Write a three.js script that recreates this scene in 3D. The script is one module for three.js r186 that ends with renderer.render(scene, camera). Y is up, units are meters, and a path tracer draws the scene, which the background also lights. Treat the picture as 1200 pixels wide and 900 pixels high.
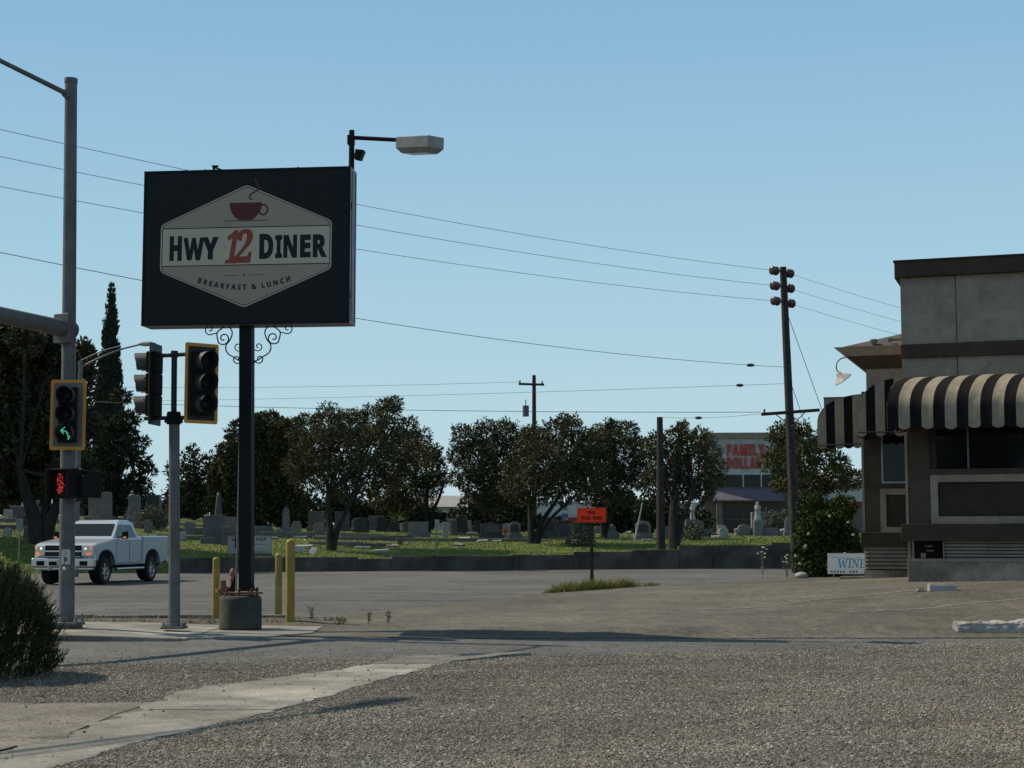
import * as THREE from 'three';
import { mergeGeometries } from 'three/addons/utils/BufferGeometryUtils.js';
import { RoundedBoxGeometry } from 'three/addons/geometries/RoundedBoxGeometry.js';
import { ConvexGeometry } from 'three/addons/geometries/ConvexGeometry.js';
import { TextGeometry } from 'three/addons/geometries/TextGeometry.js';
import { FontLoader } from 'three/addons/loaders/FontLoader.js';
import { ImprovedNoise } from 'three/addons/math/ImprovedNoise.js';

// ---------------------------------------------------------------- camera, sky, sun, exposure
const scene = new THREE.Scene();
const camera = new THREE.PerspectiveCamera(26.65, 4 / 3, 0.1, 4000);
camera.position.set(0, 1.5, 0);
camera.rotation.set(0.0934, 0, 0);
const renderer = new THREE.WebGLRenderer({ antialias: true });
renderer.toneMapping = THREE.LinearToneMapping;
renderer.toneMappingExposure = 0.9;
renderer.shadowMap.enabled = true;

const SUN = new THREE.Vector3(-0.88, 1, -0.32).normalize();
{
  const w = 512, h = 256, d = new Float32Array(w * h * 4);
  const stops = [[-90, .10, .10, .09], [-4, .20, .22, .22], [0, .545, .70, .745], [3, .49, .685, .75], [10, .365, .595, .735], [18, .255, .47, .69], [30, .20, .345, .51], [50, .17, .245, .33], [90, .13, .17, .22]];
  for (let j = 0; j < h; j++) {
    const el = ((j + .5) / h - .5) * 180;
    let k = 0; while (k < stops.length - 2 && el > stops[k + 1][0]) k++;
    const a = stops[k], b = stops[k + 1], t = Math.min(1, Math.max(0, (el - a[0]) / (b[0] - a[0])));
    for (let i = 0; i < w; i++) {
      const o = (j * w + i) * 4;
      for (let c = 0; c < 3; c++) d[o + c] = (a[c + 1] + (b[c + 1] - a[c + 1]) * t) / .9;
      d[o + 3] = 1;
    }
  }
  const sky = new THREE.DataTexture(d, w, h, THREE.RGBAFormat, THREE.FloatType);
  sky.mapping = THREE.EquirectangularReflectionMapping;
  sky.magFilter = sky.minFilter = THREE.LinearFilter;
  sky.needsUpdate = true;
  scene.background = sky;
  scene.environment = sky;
}
const sun = new THREE.DirectionalLight(new THREE.Color().setRGB(1, .885, .69), 5);
sun.position.copy(SUN).multiplyScalar(150).add(new THREE.Vector3(0, 0, -50));
sun.target.position.set(0, 0, -50);
sun.castShadow = true;
Object.assign(sun.shadow.camera, { left: -70, right: 70, top: 70, bottom: -70, near: 1, far: 400 });
sun.shadow.mapSize.set(4096, 4096);
scene.add(sun, sun.target);

// ---------------------------------------------------------------- helpers
const PI = Math.PI, R = d => d * PI / 180;
function rng(seed) { let s = seed >>> 0; return () => { s = (s + 0x6D2B79F5) >>> 0; let t = s; t = Math.imul(t ^ (t >>> 15), t | 1); t ^= t + Math.imul(t ^ (t >>> 7), t | 61); return ((t ^ (t >>> 14)) >>> 0) / 4294967296; }; }
const noise3 = new ImprovedNoise();
const fbm = (x, y, z = 0, o = 4) => { let s = 0, a = .5, f = 1; for (let i = 0; i < o; i++) { s += a * noise3.noise(x * f, y * f, z + i * 7.3); a *= .5; f *= 2.03; } return s; };
const lerpPts = (p, x) => { if (x <= p[0][0]) return p[0][1]; for (let i = 1; i < p.length; i++) if (x <= p[i][0]) return p[i - 1][1] + (p[i][1] - p[i - 1][1]) * (x - p[i - 1][0]) / (p[i][0] - p[i - 1][0]); return p[p.length - 1][1]; };
const smooth = (a, b, x) => { const t = Math.min(1, Math.max(0, (x - a) / (b - a))); return t * t * (3 - 2 * t); };
const used = {};
function numbered(n) { used[n] = (used[n] || 0) + 1; return used[n] === 1 ? n : n + '_' + String(used[n] - 1).padStart(3, '0'); }
// uv in metres from the dominant direction of each face
function worldUV(g) {
  g = g.index ? g.toNonIndexed() : g;
  const p = g.attributes.position, n = p.count, uv = new Float32Array(n * 2);
  const a = new THREE.Vector3(), b = new THREE.Vector3(), c = new THREE.Vector3();
  for (let i = 0; i < n; i += 3) {
    a.fromBufferAttribute(p, i); b.fromBufferAttribute(p, i + 1); c.fromBufferAttribute(p, i + 2);
    const m = b.clone().sub(a).cross(c.clone().sub(a)); const ax = Math.abs(m.x), ay = Math.abs(m.y), az = Math.abs(m.z);
    [a, b, c].forEach((v, k) => { const u = ay >= ax && ay >= az ? [v.x, v.z] : ax >= az ? [v.z, v.y] : [v.x, v.y]; uv[(i + k) * 2] = u[0]; uv[(i + k) * 2 + 1] = u[1]; });
  }
  g.setAttribute('uv', new THREE.BufferAttribute(uv, 2));
  return g;
}
function norm(g) { const q = g.index ? g.toNonIndexed() : g; for (const k of Object.keys(q.attributes)) if (!['position', 'normal', 'uv', 'color'].includes(k)) q.deleteAttribute(k); return q; }
const merge = l => { const L = (Array.isArray(l) ? l.flat(9) : [l]).map(norm); if (L.length === 1) return L[0]; if (!L.every(g => g.attributes.color)) L.forEach(g => g.deleteAttribute('color')); if (!L.every(g => g.attributes.uv)) L.forEach(g => g.deleteAttribute('uv')); return mergeGeometries(L); };
function obj(name, geos, mat, parent = scene, keepUV = false) {
  let g = merge(geos); if (!keepUV) g = worldUV(g);
  const m = new THREE.Mesh(g, mat); m.castShadow = m.receiveShadow = true;
  m.name = parent === scene ? numbered(name) : name; parent.add(m); return m;
}
function tag(o, label, category, group) { o.userData.label = label; o.userData.category = category; if (group) o.userData.group = group; return o; }
function thing(name, label, category, pos = [0, 0, 0], turn = 0, group) { const o = new THREE.Group(); o.name = numbered(name); o.position.set(...pos); o.rotation.y = turn; scene.add(o); return tag(o, label, category, group); }
function struct(o) { o.userData.kind = 'structure'; return o; }
function stuff(o) { o.userData.kind = 'stuff'; return o; }
function dup(o, pos, turn, label, group) { const r = o.clone(); r.userData = { ...o.userData }; r.name = numbered(o.name.replace(/_\d{3}$/, '')); scene.add(r); r.position.set(...pos); if (turn !== undefined) r.rotation.y = turn; if (label) r.userData.label = label; if (group) r.userData.group = group; return r; }
const V = (x, y, z) => new THREE.Vector3(x, y, z);
const at = (g, x = 0, y = 0, z = 0, rx = 0, ry = 0, rz = 0) => { g.applyMatrix4(new THREE.Matrix4().compose(V(x, y, z), new THREE.Quaternion().setFromEuler(new THREE.Euler(rx, ry, rz)), V(1, 1, 1))); return g; };
const box = (w, h, d, x = 0, y = 0, z = 0, rx = 0, ry = 0, rz = 0) => at(new THREE.BoxGeometry(w, h, d), x, y, z, rx, ry, rz);
const rbox = (w, h, d, r, x = 0, y = 0, z = 0, rx = 0, ry = 0, rz = 0) => at(new RoundedBoxGeometry(w, h, d, 2, Math.min(r, w / 2.01, h / 2.01, d / 2.01)), x, y, z, rx, ry, rz);
const cyl = (r1, r2, h, x = 0, y = 0, z = 0, seg = 16, rx = 0, ry = 0, rz = 0) => at(new THREE.CylinderGeometry(r1, r2, h, seg), x, y, z, rx, ry, rz);
const bar = (a, b, r1, r2 = r1, seg = 10) => { const A = V(...a), B = V(...b), d = B.clone().sub(A), L = d.length(); const g = new THREE.CylinderGeometry(r2, r1, L, seg); g.applyQuaternion(new THREE.Quaternion().setFromUnitVectors(V(0, 1, 0), d.normalize())); const m = A.add(B).multiplyScalar(.5); g.translate(m.x, m.y, m.z); return g; };
const tube = (pts, r, seg = 24, rad = 6) => new THREE.TubeGeometry(new THREE.CatmullRomCurve3(pts.map(p => V(...p))), seg, r, rad);
const lathe = (pts, seg = 20, x = 0, y = 0, z = 0) => at(new THREE.LatheGeometry(pts.map(p => new THREE.Vector2(...p)), seg), x, y, z);
const shapeOf = pts => { const s = new THREE.Shape(); pts.forEach((p, i) => i ? s.lineTo(...p) : s.moveTo(...p)); s.closePath(); return s; };
const extr = (sh, depth, bevel = 0, opt = {}) => new THREE.ExtrudeGeometry(sh, { depth, bevelEnabled: bevel > 0, bevelSize: bevel, bevelThickness: bevel, bevelOffset: -bevel, bevelSegments: 2, curveSegments: 10, ...opt });
const slabXZ = (pts, y0, y1, bevel = 0) => { const g = extr(shapeOf(pts.map(([x, z]) => [x, -z])), (y1 - y0) - 2 * bevel, bevel); g.rotateX(-PI / 2); g.translate(0, y0 + bevel, 0); return g; };

// ---------------------------------------------------------------- materials
const rgb = (r, g, b) => new THREE.Color().setRGB(r, g, b);
function dataTex(n, fn, { srgb = true, size = 1 } = {}) {
  const d = new Uint8Array(n * n * 4);
  for (let j = 0; j < n; j++) for (let i = 0; i < n; i++) { const v = fn(i / n, j / n), o = (j * n + i) * 4; const c = Array.isArray(v) ? v : [v, v, v]; for (let k = 0; k < 3; k++) d[o + k] = Math.max(0, Math.min(255, c[k] * 255)); d[o + 3] = 255; }
  const t = new THREE.DataTexture(d, n, n); t.wrapS = t.wrapT = THREE.RepeatWrapping; t.magFilter = THREE.LinearFilter; t.minFilter = THREE.LinearMipmapLinearFilter; t.generateMipmaps = true;
  if (srgb) t.colorSpace = THREE.SRGBColorSpace; t.repeat.set(1 / size, 1 / size); t.needsUpdate = true; return t;
}
// tileable noise: lattice value noise with wrap
function tileNoise(seed, cells) { const r = rng(seed), g = Float32Array.from({ length: cells * cells }, () => r()); return (u, v) => { const x = u * cells, y = v * cells, i = Math.floor(x), j = Math.floor(y), fx = x - i, fy = y - j, sx = fx * fx * (3 - 2 * fx), sy = fy * fy * (3 - 2 * fy), q = (a, b) => g[((b % cells + cells) % cells) * cells + (a % cells + cells) % cells]; return (q(i, j) * (1 - sx) + q(i + 1, j) * sx) * (1 - sy) + (q(i, j + 1) * (1 - sx) + q(i + 1, j + 1) * sx) * sy; }; }
const tn = (seed, list) => { const fs = list.map(([c, a], k) => [tileNoise(seed + k * 17, c), a]); return (u, v) => fs.reduce((s, [f, a]) => s + a * (f(u, v) - .5), 0); };
const grit = tn(3, [[256, .34], [128, .22], [48, .12], [10, .12], [4, .08]]);
const soft = tn(9, [[120, .07], [40, .07], [12, .10], [4, .10]]);
const T_grit = dataTex(512, (u, v) => .80 + grit(u, v), { size: 2.6 });
const T_gritB = dataTex(512, (u, v) => .5 + grit(u, v) * 1.2, { srgb: false, size: 2.6 });
const T_soft = dataTex(256, (u, v) => .86 + soft(u, v), { size: 1.7 });
const T_softB = dataTex(256, (u, v) => .5 + soft(u, v) * 2, { srgb: false, size: 1.7 });
const stainN = tn(63, [[256, .20], [90, .10], [30, .10], [9, .22], [3, .20]]);
const T_stain = dataTex(512, (u, v) => .80 + stainN(u, v), { size: 3.1 });
const rough2 = tn(5, [[256, .55], [128, .30], [64, .16], [12, .14], [4, .10]]);
const T_gravel = dataTex(512, (u, v) => .78 + rough2(u, v), { size: 1.9 });
const roadN = tn(71, [[1024, .22], [512, .20], [256, .14], [90, .10], [24, .10], [7, .10]]);
const T_road = dataTex(1024, (u, v) => .80 + roadN(u, v), { size: 21 });
const barkN = tn(21, [[64, .3], [24, .3], [8, .2]]);
const T_wood = dataTex(256, (u, v) => .74 + barkN(u, v * .25 + .0) , { size: 1.2 });
const mat = (c, rough = .85, o = {}) => new THREE.MeshStandardMaterial({ color: Array.isArray(c) ? rgb(...c) : c, roughness: rough, ...o });
const worn = (c, rough = .85, o = {}) => mat(c, rough, { map: T_soft, bumpMap: T_softB, bumpScale: .004, ...o });
const M = {
  asphalt: mat([.145, .138, .128], .93, { map: T_road, bumpMap: T_gritB, bumpScale: .012, vertexColors: true }),
  lot: mat([.157, .142, .113], .95, { map: T_road, bumpMap: T_gritB, bumpScale: .012, vertexColors: true }),
  gravel: mat([.150, .133, .106], .97, { map: T_gravel, bumpMap: T_gritB, bumpScale: .02, vertexColors: true }),
  concrete: mat([.40, .375, .325], .94, { map: T_stain, bumpMap: T_softB, bumpScale: .006 }), kerb: mat([.26, .24, .21], .94, { map: T_stain, bumpMap: T_softB, bumpScale: .008 }), dirt: mat([.16, .13, .095], .97, { map: T_grit, bumpMap: T_gritB, bumpScale: .02 }),
  wall: mat([.110, .096, .082], .96, { map: T_stain, bumpMap: T_softB, bumpScale: .02 }), tar: mat([.03, .03, .031], .8), paint: mat([.32, .31, .29], .9, { map: T_grit }),
  galv: worn([.155, .160, .160], .6, { metalness: .3 }), galvPlain: mat([.19, .195, .20], .6, { metalness: .3 }), darkMetal: mat([.022, .022, .024], .55, { metalness: .2 }),
  black: new THREE.MeshPhysicalMaterial({ color: rgb(.010, .010, .011), roughness: .6, specularIntensity: .3 }), blackMatte: new THREE.MeshPhysicalMaterial({ color: rgb(.011, .011, .012), roughness: .9, specularIntensity: .4 }), signBlack: new THREE.MeshPhysicalMaterial({ color: rgb(.009, .009, .010), roughness: .5, specularIntensity: .3 }), signSide: worn([.23, .235, .25], .5, { metalness: .3 }),
  yellowB: worn([.38, .265, .045], .65), yellowTape: mat([.55, .225, .012], .5), footing: mat([.105, .11, .098], .95, { map: T_stain, bumpMap: T_softB, bumpScale: .006 }), rust: worn([.12, .045, .025], .9), pinkPaint: worn([.40, .20, .15], .8),
  bark: mat([.045, .037, .030], .95, { map: T_wood, bumpMap: T_softB, bumpScale: .03 }), pole: mat([.060, .048, .042], .92, { map: T_wood, bumpMap: T_softB, bumpScale: .01 }),
  granite: worn([.20, .205, .205], .7), granite2: worn([.11, .115, .12], .6), graniteDark: worn([.045, .048, .052], .45), marble: worn([.42, .42, .40], .7), sandstone: worn([.25, .225, .20], .9),
  white: worn([.62, .62, .60], .6), cream: worn([.37, .305, .23], .9), panel: worn([.36, .297, .235], .9), brown: mat([.068, .048, .033], .95, { map: T_soft, bumpMap: T_softB, bumpScale: .003 }), brownPanel: worn([.092, .066, .047], .93), brownDark: worn([.050, .037, .027], .94), slat: worn([.32, .26, .21], .88), baseW: mat([.37, .30, .25], .95, { map: T_stain, bumpMap: T_softB, bumpScale: .006 }),
  roofing: worn([.10, .095, .09], .95), awnTan: worn([.34, .285, .205], .9), awnBlack: new THREE.MeshPhysicalMaterial({ color: rgb(.010, .009, .009), roughness: .95, specularIntensity: .3 }), glassDark: new THREE.MeshPhysicalMaterial({ color: rgb(.008, .009, .010), roughness: .05, specularIntensity: .45 }),
  wire: mat([.03, .03, .032], .7),
};

// ---------------------------------------------------------------- the setting
function gridGeo(us, vs, fn, col) {   // fn(u,v) -> [x,y,z]
  const P = [], C = [], I = [];
  for (const u of us) for (const v of vs) { const q = fn(u, v); P.push(...q); const c = col ? col(q[0], q[2]) : 1; C.push(...(Array.isArray(c) ? c : [c, c, c])); }
  const n = vs.length;
  for (let i = 0; i < us.length - 1; i++) for (let j = 0; j < n - 1; j++) { const a = i * n + j; I.push(a, a + n, a + 1, a + 1, a + n, a + n + 1); }
  const g = new THREE.BufferGeometry(); g.setAttribute('position', new THREE.Float32BufferAttribute(P, 3)); g.setAttribute('color', new THREE.Float32BufferAttribute(C, 3)); g.setIndex(I); g.computeVertexNormals(); return g;
}
const range = (a, b, n) => Array.from({ length: n + 1 }, (_, i) => a + (b - a) * i / n);
const patch = (x, z) => 1 + .5 * fbm(x * .11, z * .11, 3.1) + .30 * fbm(x * .7, z * .5, 8.2) + .28 * fbm(x * .22, z * 1.7, 6.6);
const wallZ = x => -71.9 - .363 * x;
const wallTop = x => lerpPts([[-12, .55], [-5.5, .47], [0, .57], [5, .72], [8, .92], [13, 1.08], [30, 1.1]], x);
const farH = x => lerpPts([[-22, 2.8], [-12, 2.0], [0, 1.9], [10, 1.7]], x);
function hillH(x, z) {
  const s = Math.max(0, (wallZ(x) - z) / 1.064), wt = wallTop(x) - .05;
  let h = wt + (farH(x) - wt) * (1 - Math.exp(-s / 11));
  if (x < -13.7) { const k = Math.min(1, -13.7 - x), q = Math.min(1, s / 4); h *= 1 - k + k * q; }
  return h + .05 * fbm(x * .45, z * .45, 5);
}
struct(obj('ground', at(new THREE.PlaneGeometry(4000, 4000), 0, -.07, 0, -PI / 2), mat([.13, .12, .09], 1)));
// asphalt of the street: a faint crown, worn patches and grit
const road = struct(obj('road', gridGeo([-70, -50, ...range(-32, 32, 260), 50, 70], [-6, -12, ...range(-17, -80, 210), -100], (x, z) => [x, 0, z], (x, z) => { const k = patch(x, z); return [k * .98, k, k * 1.02]; }), M.asphalt));
{ // cracks with sealant across the road
  const r = rng(11);
  for (const [x0, z0, x1, z1] of [[-9, -37.5, 4, -38.6], [-6, -33, 2, -33.6], [-11, -44.5, 3, -46], [-3, -41.5, 9, -43], [-13, -34.6, -6, -33.2], [-9, -31.2, -5.6, -30.6], [2, -56, 20, -59]]) {
    const n = 40, P = [], I = [];
    for (let i = 0; i <= n; i++) { const t = i / n, x = x0 + (x1 - x0) * t, z = z0 + (z1 - z0) * t + .5 * fbm(x * .4, z0 * 3, 1), w = .02 + .10 * r() * r(); P.push(x, .004, z - w, x, .004, z + w); if (i) I.push(2 * i - 2, 2 * i - 1, 2 * i, 2 * i, 2 * i - 1, 2 * i + 1); }
    const g = new THREE.BufferGeometry(); g.setAttribute('position', new THREE.Float32BufferAttribute(P, 3)); g.setIndex(I); g.computeVertexNormals(); obj('crack_seal', g, M.tar, road);
  }
}
// gravel yard in front, with its worn edge toward the asphalt strip
const gravEdge = x => lerpPts([[-14, -17.9], [-6, -19.0], [-1.5, -20.0], [1, -20.6], [4, -21.9], [7.5, -23.4], [12, -24.6]], x) + .35 * fbm(x * 1.3, 2.2, 4) + .12 * fbm(x * 6, 1.1, 2);
const gravH = (x, z) => .008 + .02 * smooth(0, 1.2, z - gravEdge(x)) * (1 + fbm(x * 1.2, z * 1.2, 2));
struct(obj('gravel_yard', gridGeo(range(-14, 14, 280), range(0, 1, 60), (x, t) => { const z = -5 + (gravEdge(x) + 5) * t; return [x, gravH(x, z), z]; }, (x, z) => { const k = patch(x * 1.7, z * 1.7) * 1.0; const tan = .04 * fbm(x * .5, z * .5, 20); return [k * (1 + tan), k, k * (1 - tan * 2)]; }), M.gravel));
const wayL = [[-3.75, -10.2], [-3.49, -11.24], [-3.25, -12.12], [-3.22, -13.51], [-3.13, -14.59], [-3.19, -15.35], [-2.86, -16.2], [-1.88, -18.11], [-1.29, -20.0], [0.1, -20.75]].map(([x, z]) => [z, x]).reverse();
const wayR = [[-2.98, -10.2], [-2.69, -11.64], [-2.36, -12.64], [-1.86, -14.37], [-1.61, -15.51], [-1.25, -17.15], [-0.67, -19.31], [0.25, -20.75]].map(([x, z]) => [z, x]).reverse();
{ // broken concrete walk, slab by slab
  const walk = new THREE.Group(); walk.name = 'concrete_walk'; scene.add(struct(walk));
  const cuts = [-10.2, -12.1, -13.9, -15.6, -17.2, -18.9, -20.72], r = rng(77), shades = [M.concrete, mat([.375, .35, .30], .95, { map: T_stain, bumpMap: T_softB, bumpScale: .006 }), mat([.29, .275, .245], .95, { map: T_stain })];
  for (let i = 0; i < cuts.length - 1; i++) {
    const a = cuts[i] - .012, b = cuts[i + 1] + .012, L = [], Rr = [];
    for (let k = 0; k <= 22; k++) { const z = a + (b - a) * k / 22; L.push([lerpPts(wayL, z) + .28 * fbm(z * 2.2, 1, 1) + .10 * fbm(z * 9, 4, 1), z + .03 * fbm(z * 5, 2)]); Rr.push([lerpPts(wayR, z) + .16 * fbm(z * 2.6, 9, 3) + .06 * fbm(z * 12, 4, 7), z]); }
    const y = .036 + .006 * r();
    obj('slab', slabXZ([...Rr, ...L.reverse()], -.03, y, .006), shades[i === 5 ? 2 : i % 2], walk);
  }
  struct(obj('packed_dirt', gridGeo(range(0, 1, 30), range(0, 1, 30), (u, v) => { const z = -10.2 - 4.35 * u - .25 * fbm(v * 4, 2, 2); const xr = lerpPts(wayL, z) - .06; return [xr - (3.4 + .2 * fbm(u * 4, 1)) * v, .034 + .008 * fbm(u * 5, v * 5), z]; }, (x, z) => { const k = .95 + .5 * fbm(x * .9, z * .9, 6); return [k, k, k]; }), mat([.26, .232, .20], .96, { map: T_grit, bumpMap: T_gritB, bumpScale: .01, vertexColors: true })));
}
// raised lot of the diner: rises to the right and away from the street
const lotFront = x => lerpPts([[-6, -25.4], [-3.4, -24.5], [-1.5, -24.05], [0, -23.95], [7, -24.0], [14, -24.8]], x) + .18 * fbm(x * .8, 3, 3) + .05 * fbm(x * 4, 3, 9);
const lotBack = x => lerpPts([[-5.2, -27.5], [-3.5, -30.4], [-1, -32.6], [.74, -35], [3.5, -36.6], [6.6, -38], [10, -39.5], [26, -46]], x) + .12 * fbm(x * 1.5, 7, 1);
const lotH = (x, z) => Math.max(0, .047 * (x + 4.6)) * (.01 + .99 * smooth(-24.6, -34.5, z)) + .012 + (.11 + .10 * fbm(x * .6, 4, 8)) * smooth(-3.2, .6, x) * smooth(-.02, 1.0, lotFront(x) - z) * (1 - .9 * smooth(2, 9, lotFront(x) - z)) + .018 * fbm(x * .5, z * .5, 2);
struct(obj('parking_lot', [gridGeo(range(-5.2, 26, 300), range(0, 1, 150), (x, t) => { const z = lotFront(x) + (lotBack(x) - lotFront(x)) * t; return [x, lotH(x, z), z]; }, (x, z) => { const k = patch(x * 1.3 + 9, z * 1.3) * .98; return [k, k, k * (1 - .05 * fbm(x * .3, z * .3, 1))]; }),
  gridGeo(range(-5.2, 26, 220), [0, 1], (x, t) => [x, lotH(x, lotFront(x)) * (1 - t) - .05 * t, lotFront(x) + .05 * t], () => .9),
  gridGeo(range(-5.2, 26, 220), [0, 1], (x, t) => [x, lotH(x, lotBack(x)) * (1 - t) - .05 * t, lotBack(x) - 1.2 * lotH(x, lotBack(x)) * t - .05 * t], () => .8)], M.lot));
function lotLine(x0, z0, x1, z1, w) { const n = 60, L = [[], []]; const r = rng(5); return gridGeo(range(0, 1, n), [-.5, .5], (t, s) => { const x = x0 + (x1 - x0) * t, z = z0 + (z1 - z0) * t + s * w * (.8 + .4 * fbm(t * 30, s * 9, 2)); return [x, lotH(x, z) + .006, z]; }); }
for (const a of [[3.0, -28.2, 8.0, -31.4, .11], [5.6, -27.3, 10.5, -30.0, .11]]) struct(obj('parking_line', lotLine(...a), M.paint));
// concrete corner: raised footway with kerb, the flush pad under the sign, dirt strip behind
const walkY = x => .032 + .048 * smooth(-4.7, -6.4, x);
struct(obj('footway', [gridGeo(range(-22, -4.7, 90), range(-23.5, -27.1, 12), (x, z) => [x, walkY(x), z]), gridGeo(range(-22, -4.7, 90), [0, 1], (x, t) => [x, walkY(x) * t - .05 * (1 - t), -23.5]), gridGeo([0, 1], range(-23.5, -27.1, 4), (t, z) => [-4.7, walkY(-4.7) * (1 - t) - .05 * t, z])], M.concrete));
{ const k = new THREE.Group(); k.name = 'kerb'; scene.add(struct(k)); for (let i = 0; i < 11; i++) { const x1 = -4.75 - i * 1.6, g = rbox(1.585, .2, .17, .014, x1 - .8, 0, -23.44), p = g.attributes.position; for (let j = 0; j < p.count; j++) { const y = p.getY(j); p.setY(j, y > 0 ? walkY(p.getX(j)) + .012 - (.1 - y) : -.08); } g.computeVertexNormals(); obj('kerb_stone', g, M.kerb, k); } }
struct(obj('sign_pad', slabXZ([[-4.68, -23.75], [-3.6, -24.15], [-3.05, -25.0], [-3.1, -26.9], [-4.68, -27.0]], -.05, .03, .008), M.concrete));
struct(obj('dirt_strip', gridGeo(range(-22, -2.9, 120), range(0, 1, 12), (x, t) => [x, .03 + .05 * Math.sin(PI * t) * (1 + 1.6 * fbm(x * 1.5, t * 3, 3)), (-27.0 - .15 * fbm(x * 2, 1)) + (-1.9 - .3 * fbm(x * .9, 2)) * t]), M.dirt));
{ const k = new THREE.Group(); k.name = 'edging_kerb'; scene.add(struct(k)); for (let i = 0; i < 5; i++) { const x = -9.2 + i * 1.15; obj('kerb_stone', rbox(1.12, .12, .14, .02, x, .03 + .01 * (i % 2), -29.15 - .04 * i, 0, .03 * (i % 3 - 1), .01), M.kerb, k); } }
// lawn of the cemetery rising behind its wall
const lawnCol = (x, z) => { const a = .95 + .6 * fbm(x * .35, z * .35, 1), d = smooth(.05, .3, fbm(x * .22, z * .3, 40)); return [a * (1 + .45 * d), a * (1 + .05 * d), a * (1 + .5 * d)]; };
const lawn = struct(obj('lawn', gridGeo(range(-75, 90, 220), [0, .15, ...range(.4, 60, 120), 75, 110, 200], (x, s) => { const z = wallZ(x) - .12 - s * 1.064; return [x, s === 0 ? -.05 : hillH(x, z), z]; }, lawnCol), mat([.175, .230, .038], .97, { map: T_grit, bumpMap: T_gritB, bumpScale: .06, vertexColors: true })));
// retaining wall: cast lengths that step up the hill
{
  const w = thing('retaining_wall', 'low stepped dark concrete retaining wall along the foot of the cemetery lawn', 'wall', [0, 0, 0]);
  const edges = [-60, -48, -38, -29, -20.8, null, -13.7, -11, -6.6, -5.2, 0.0, 2.7, 5.4, 7.6, 9.2, 12.2, 17, 24, 34, 46, 60];
  for (let i = 0; i < edges.length - 1; i++) {
    if (edges[i] === null || edges[i + 1] === null) continue;
    const a = edges[i], b = edges[i + 1], h = wallTop((a + b) / 2) + .05 + (i % 2 ? .05 : 0), t = .26;
    const L = Math.hypot(b - a, wallZ(b) - wallZ(a));
    obj('wall_segment', rbox(L - .012, h + .1, t, .02, (a + b) / 2, h / 2 - .05, (wallZ(a) + wallZ(b)) / 2, 0, Math.atan2(.363, 1), 0), M.wall, w);
  }
}

// ---------------------------------------------------------------- print (flat lettering only)
function canvasMat(w, h, draw, rough = .6, o = {}) { const c = document.createElement('canvas'); c.width = w; c.height = h; const x = c.getContext('2d'); draw(x, w, h); const t = new THREE.CanvasTexture(c); t.colorSpace = THREE.SRGBColorSpace; t.anisotropy = 8; return new THREE.MeshPhysicalMaterial({ map: t, roughness: rough, specularIntensity: .35, ...o }); }
function fitText(x, s, x0, x1, yTop, yBot, weight = 'bold', fam = 'sans-serif', skew = 0, heavy = 0) { // fills the box with the string's capitals
  x.save(); x.font = `${weight} 200px ${fam}`; x.textAlign = 'left'; x.textBaseline = 'alphabetic';
  const w = x.measureText(s).width, cap = 200 * .72, sy = (yBot - yTop) / cap, sx = (x1 - x0) / w;
  x.transform(sx, 0, skew, sy, x0, yBot); x.fillText(s, 0, 0); if (heavy) { x.lineWidth = heavy; x.lineJoin = 'miter'; x.strokeStyle = x.fillStyle; x.strokeText(s, 0, 0); } x.restore();
}

// ---------------------------------------------------------------- traffic signals
const lensDark = new THREE.MeshPhysicalMaterial({ color: rgb(.014, .013, .013), roughness: .5, specularIntensity: .3 }), ledG = new THREE.MeshStandardMaterial({ color: rgb(.02, .2, .12), emissive: rgb(.10, .95, .55), emissiveIntensity: 1.0 }), ledR = new THREE.MeshStandardMaterial({ color: rgb(.2, .02, .02), emissive: rgb(1, .06, .05), emissiveIntensity: .8 });
const visorM = worn([.05, .05, .052], .6), platSheenM = worn([.13, .135, .14], .4);  // the lighter backplate grey has the sky sheen put into its colour
function visorGeo(r, L) { // tunnel visor, open below
  const a0 = R(-52), a1 = R(232), n = 22, P = [], I = [];
  for (let s = 0; s < 2; s++) for (let i = 0; i <= n; i++) { const a = a0 + (a1 - a0) * i / n, rr = r - s * .004; for (const z of [0, L * (.72 + .28 * Math.max(0, Math.sin(a)))]) P.push(rr * Math.cos(a), rr * Math.sin(a), z); }
  for (let s = 0; s < 2; s++) for (let i = 0; i < n; i++) { const a = s * 2 * (n + 1) + 2 * i; I.push(a, a + 2, a + 1, a + 1, a + 2, a + 3); }
  const g = new THREE.BufferGeometry(); g.setAttribute('position', new THREE.Float32BufferAttribute(P, 3)); g.setIndex(I); g.computeVertexNormals(); return g;
}
const plateDark = new THREE.MeshPhysicalMaterial({ color: rgb(.018, .018, .019), roughness: .5, specularIntensity: .5 });
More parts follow.
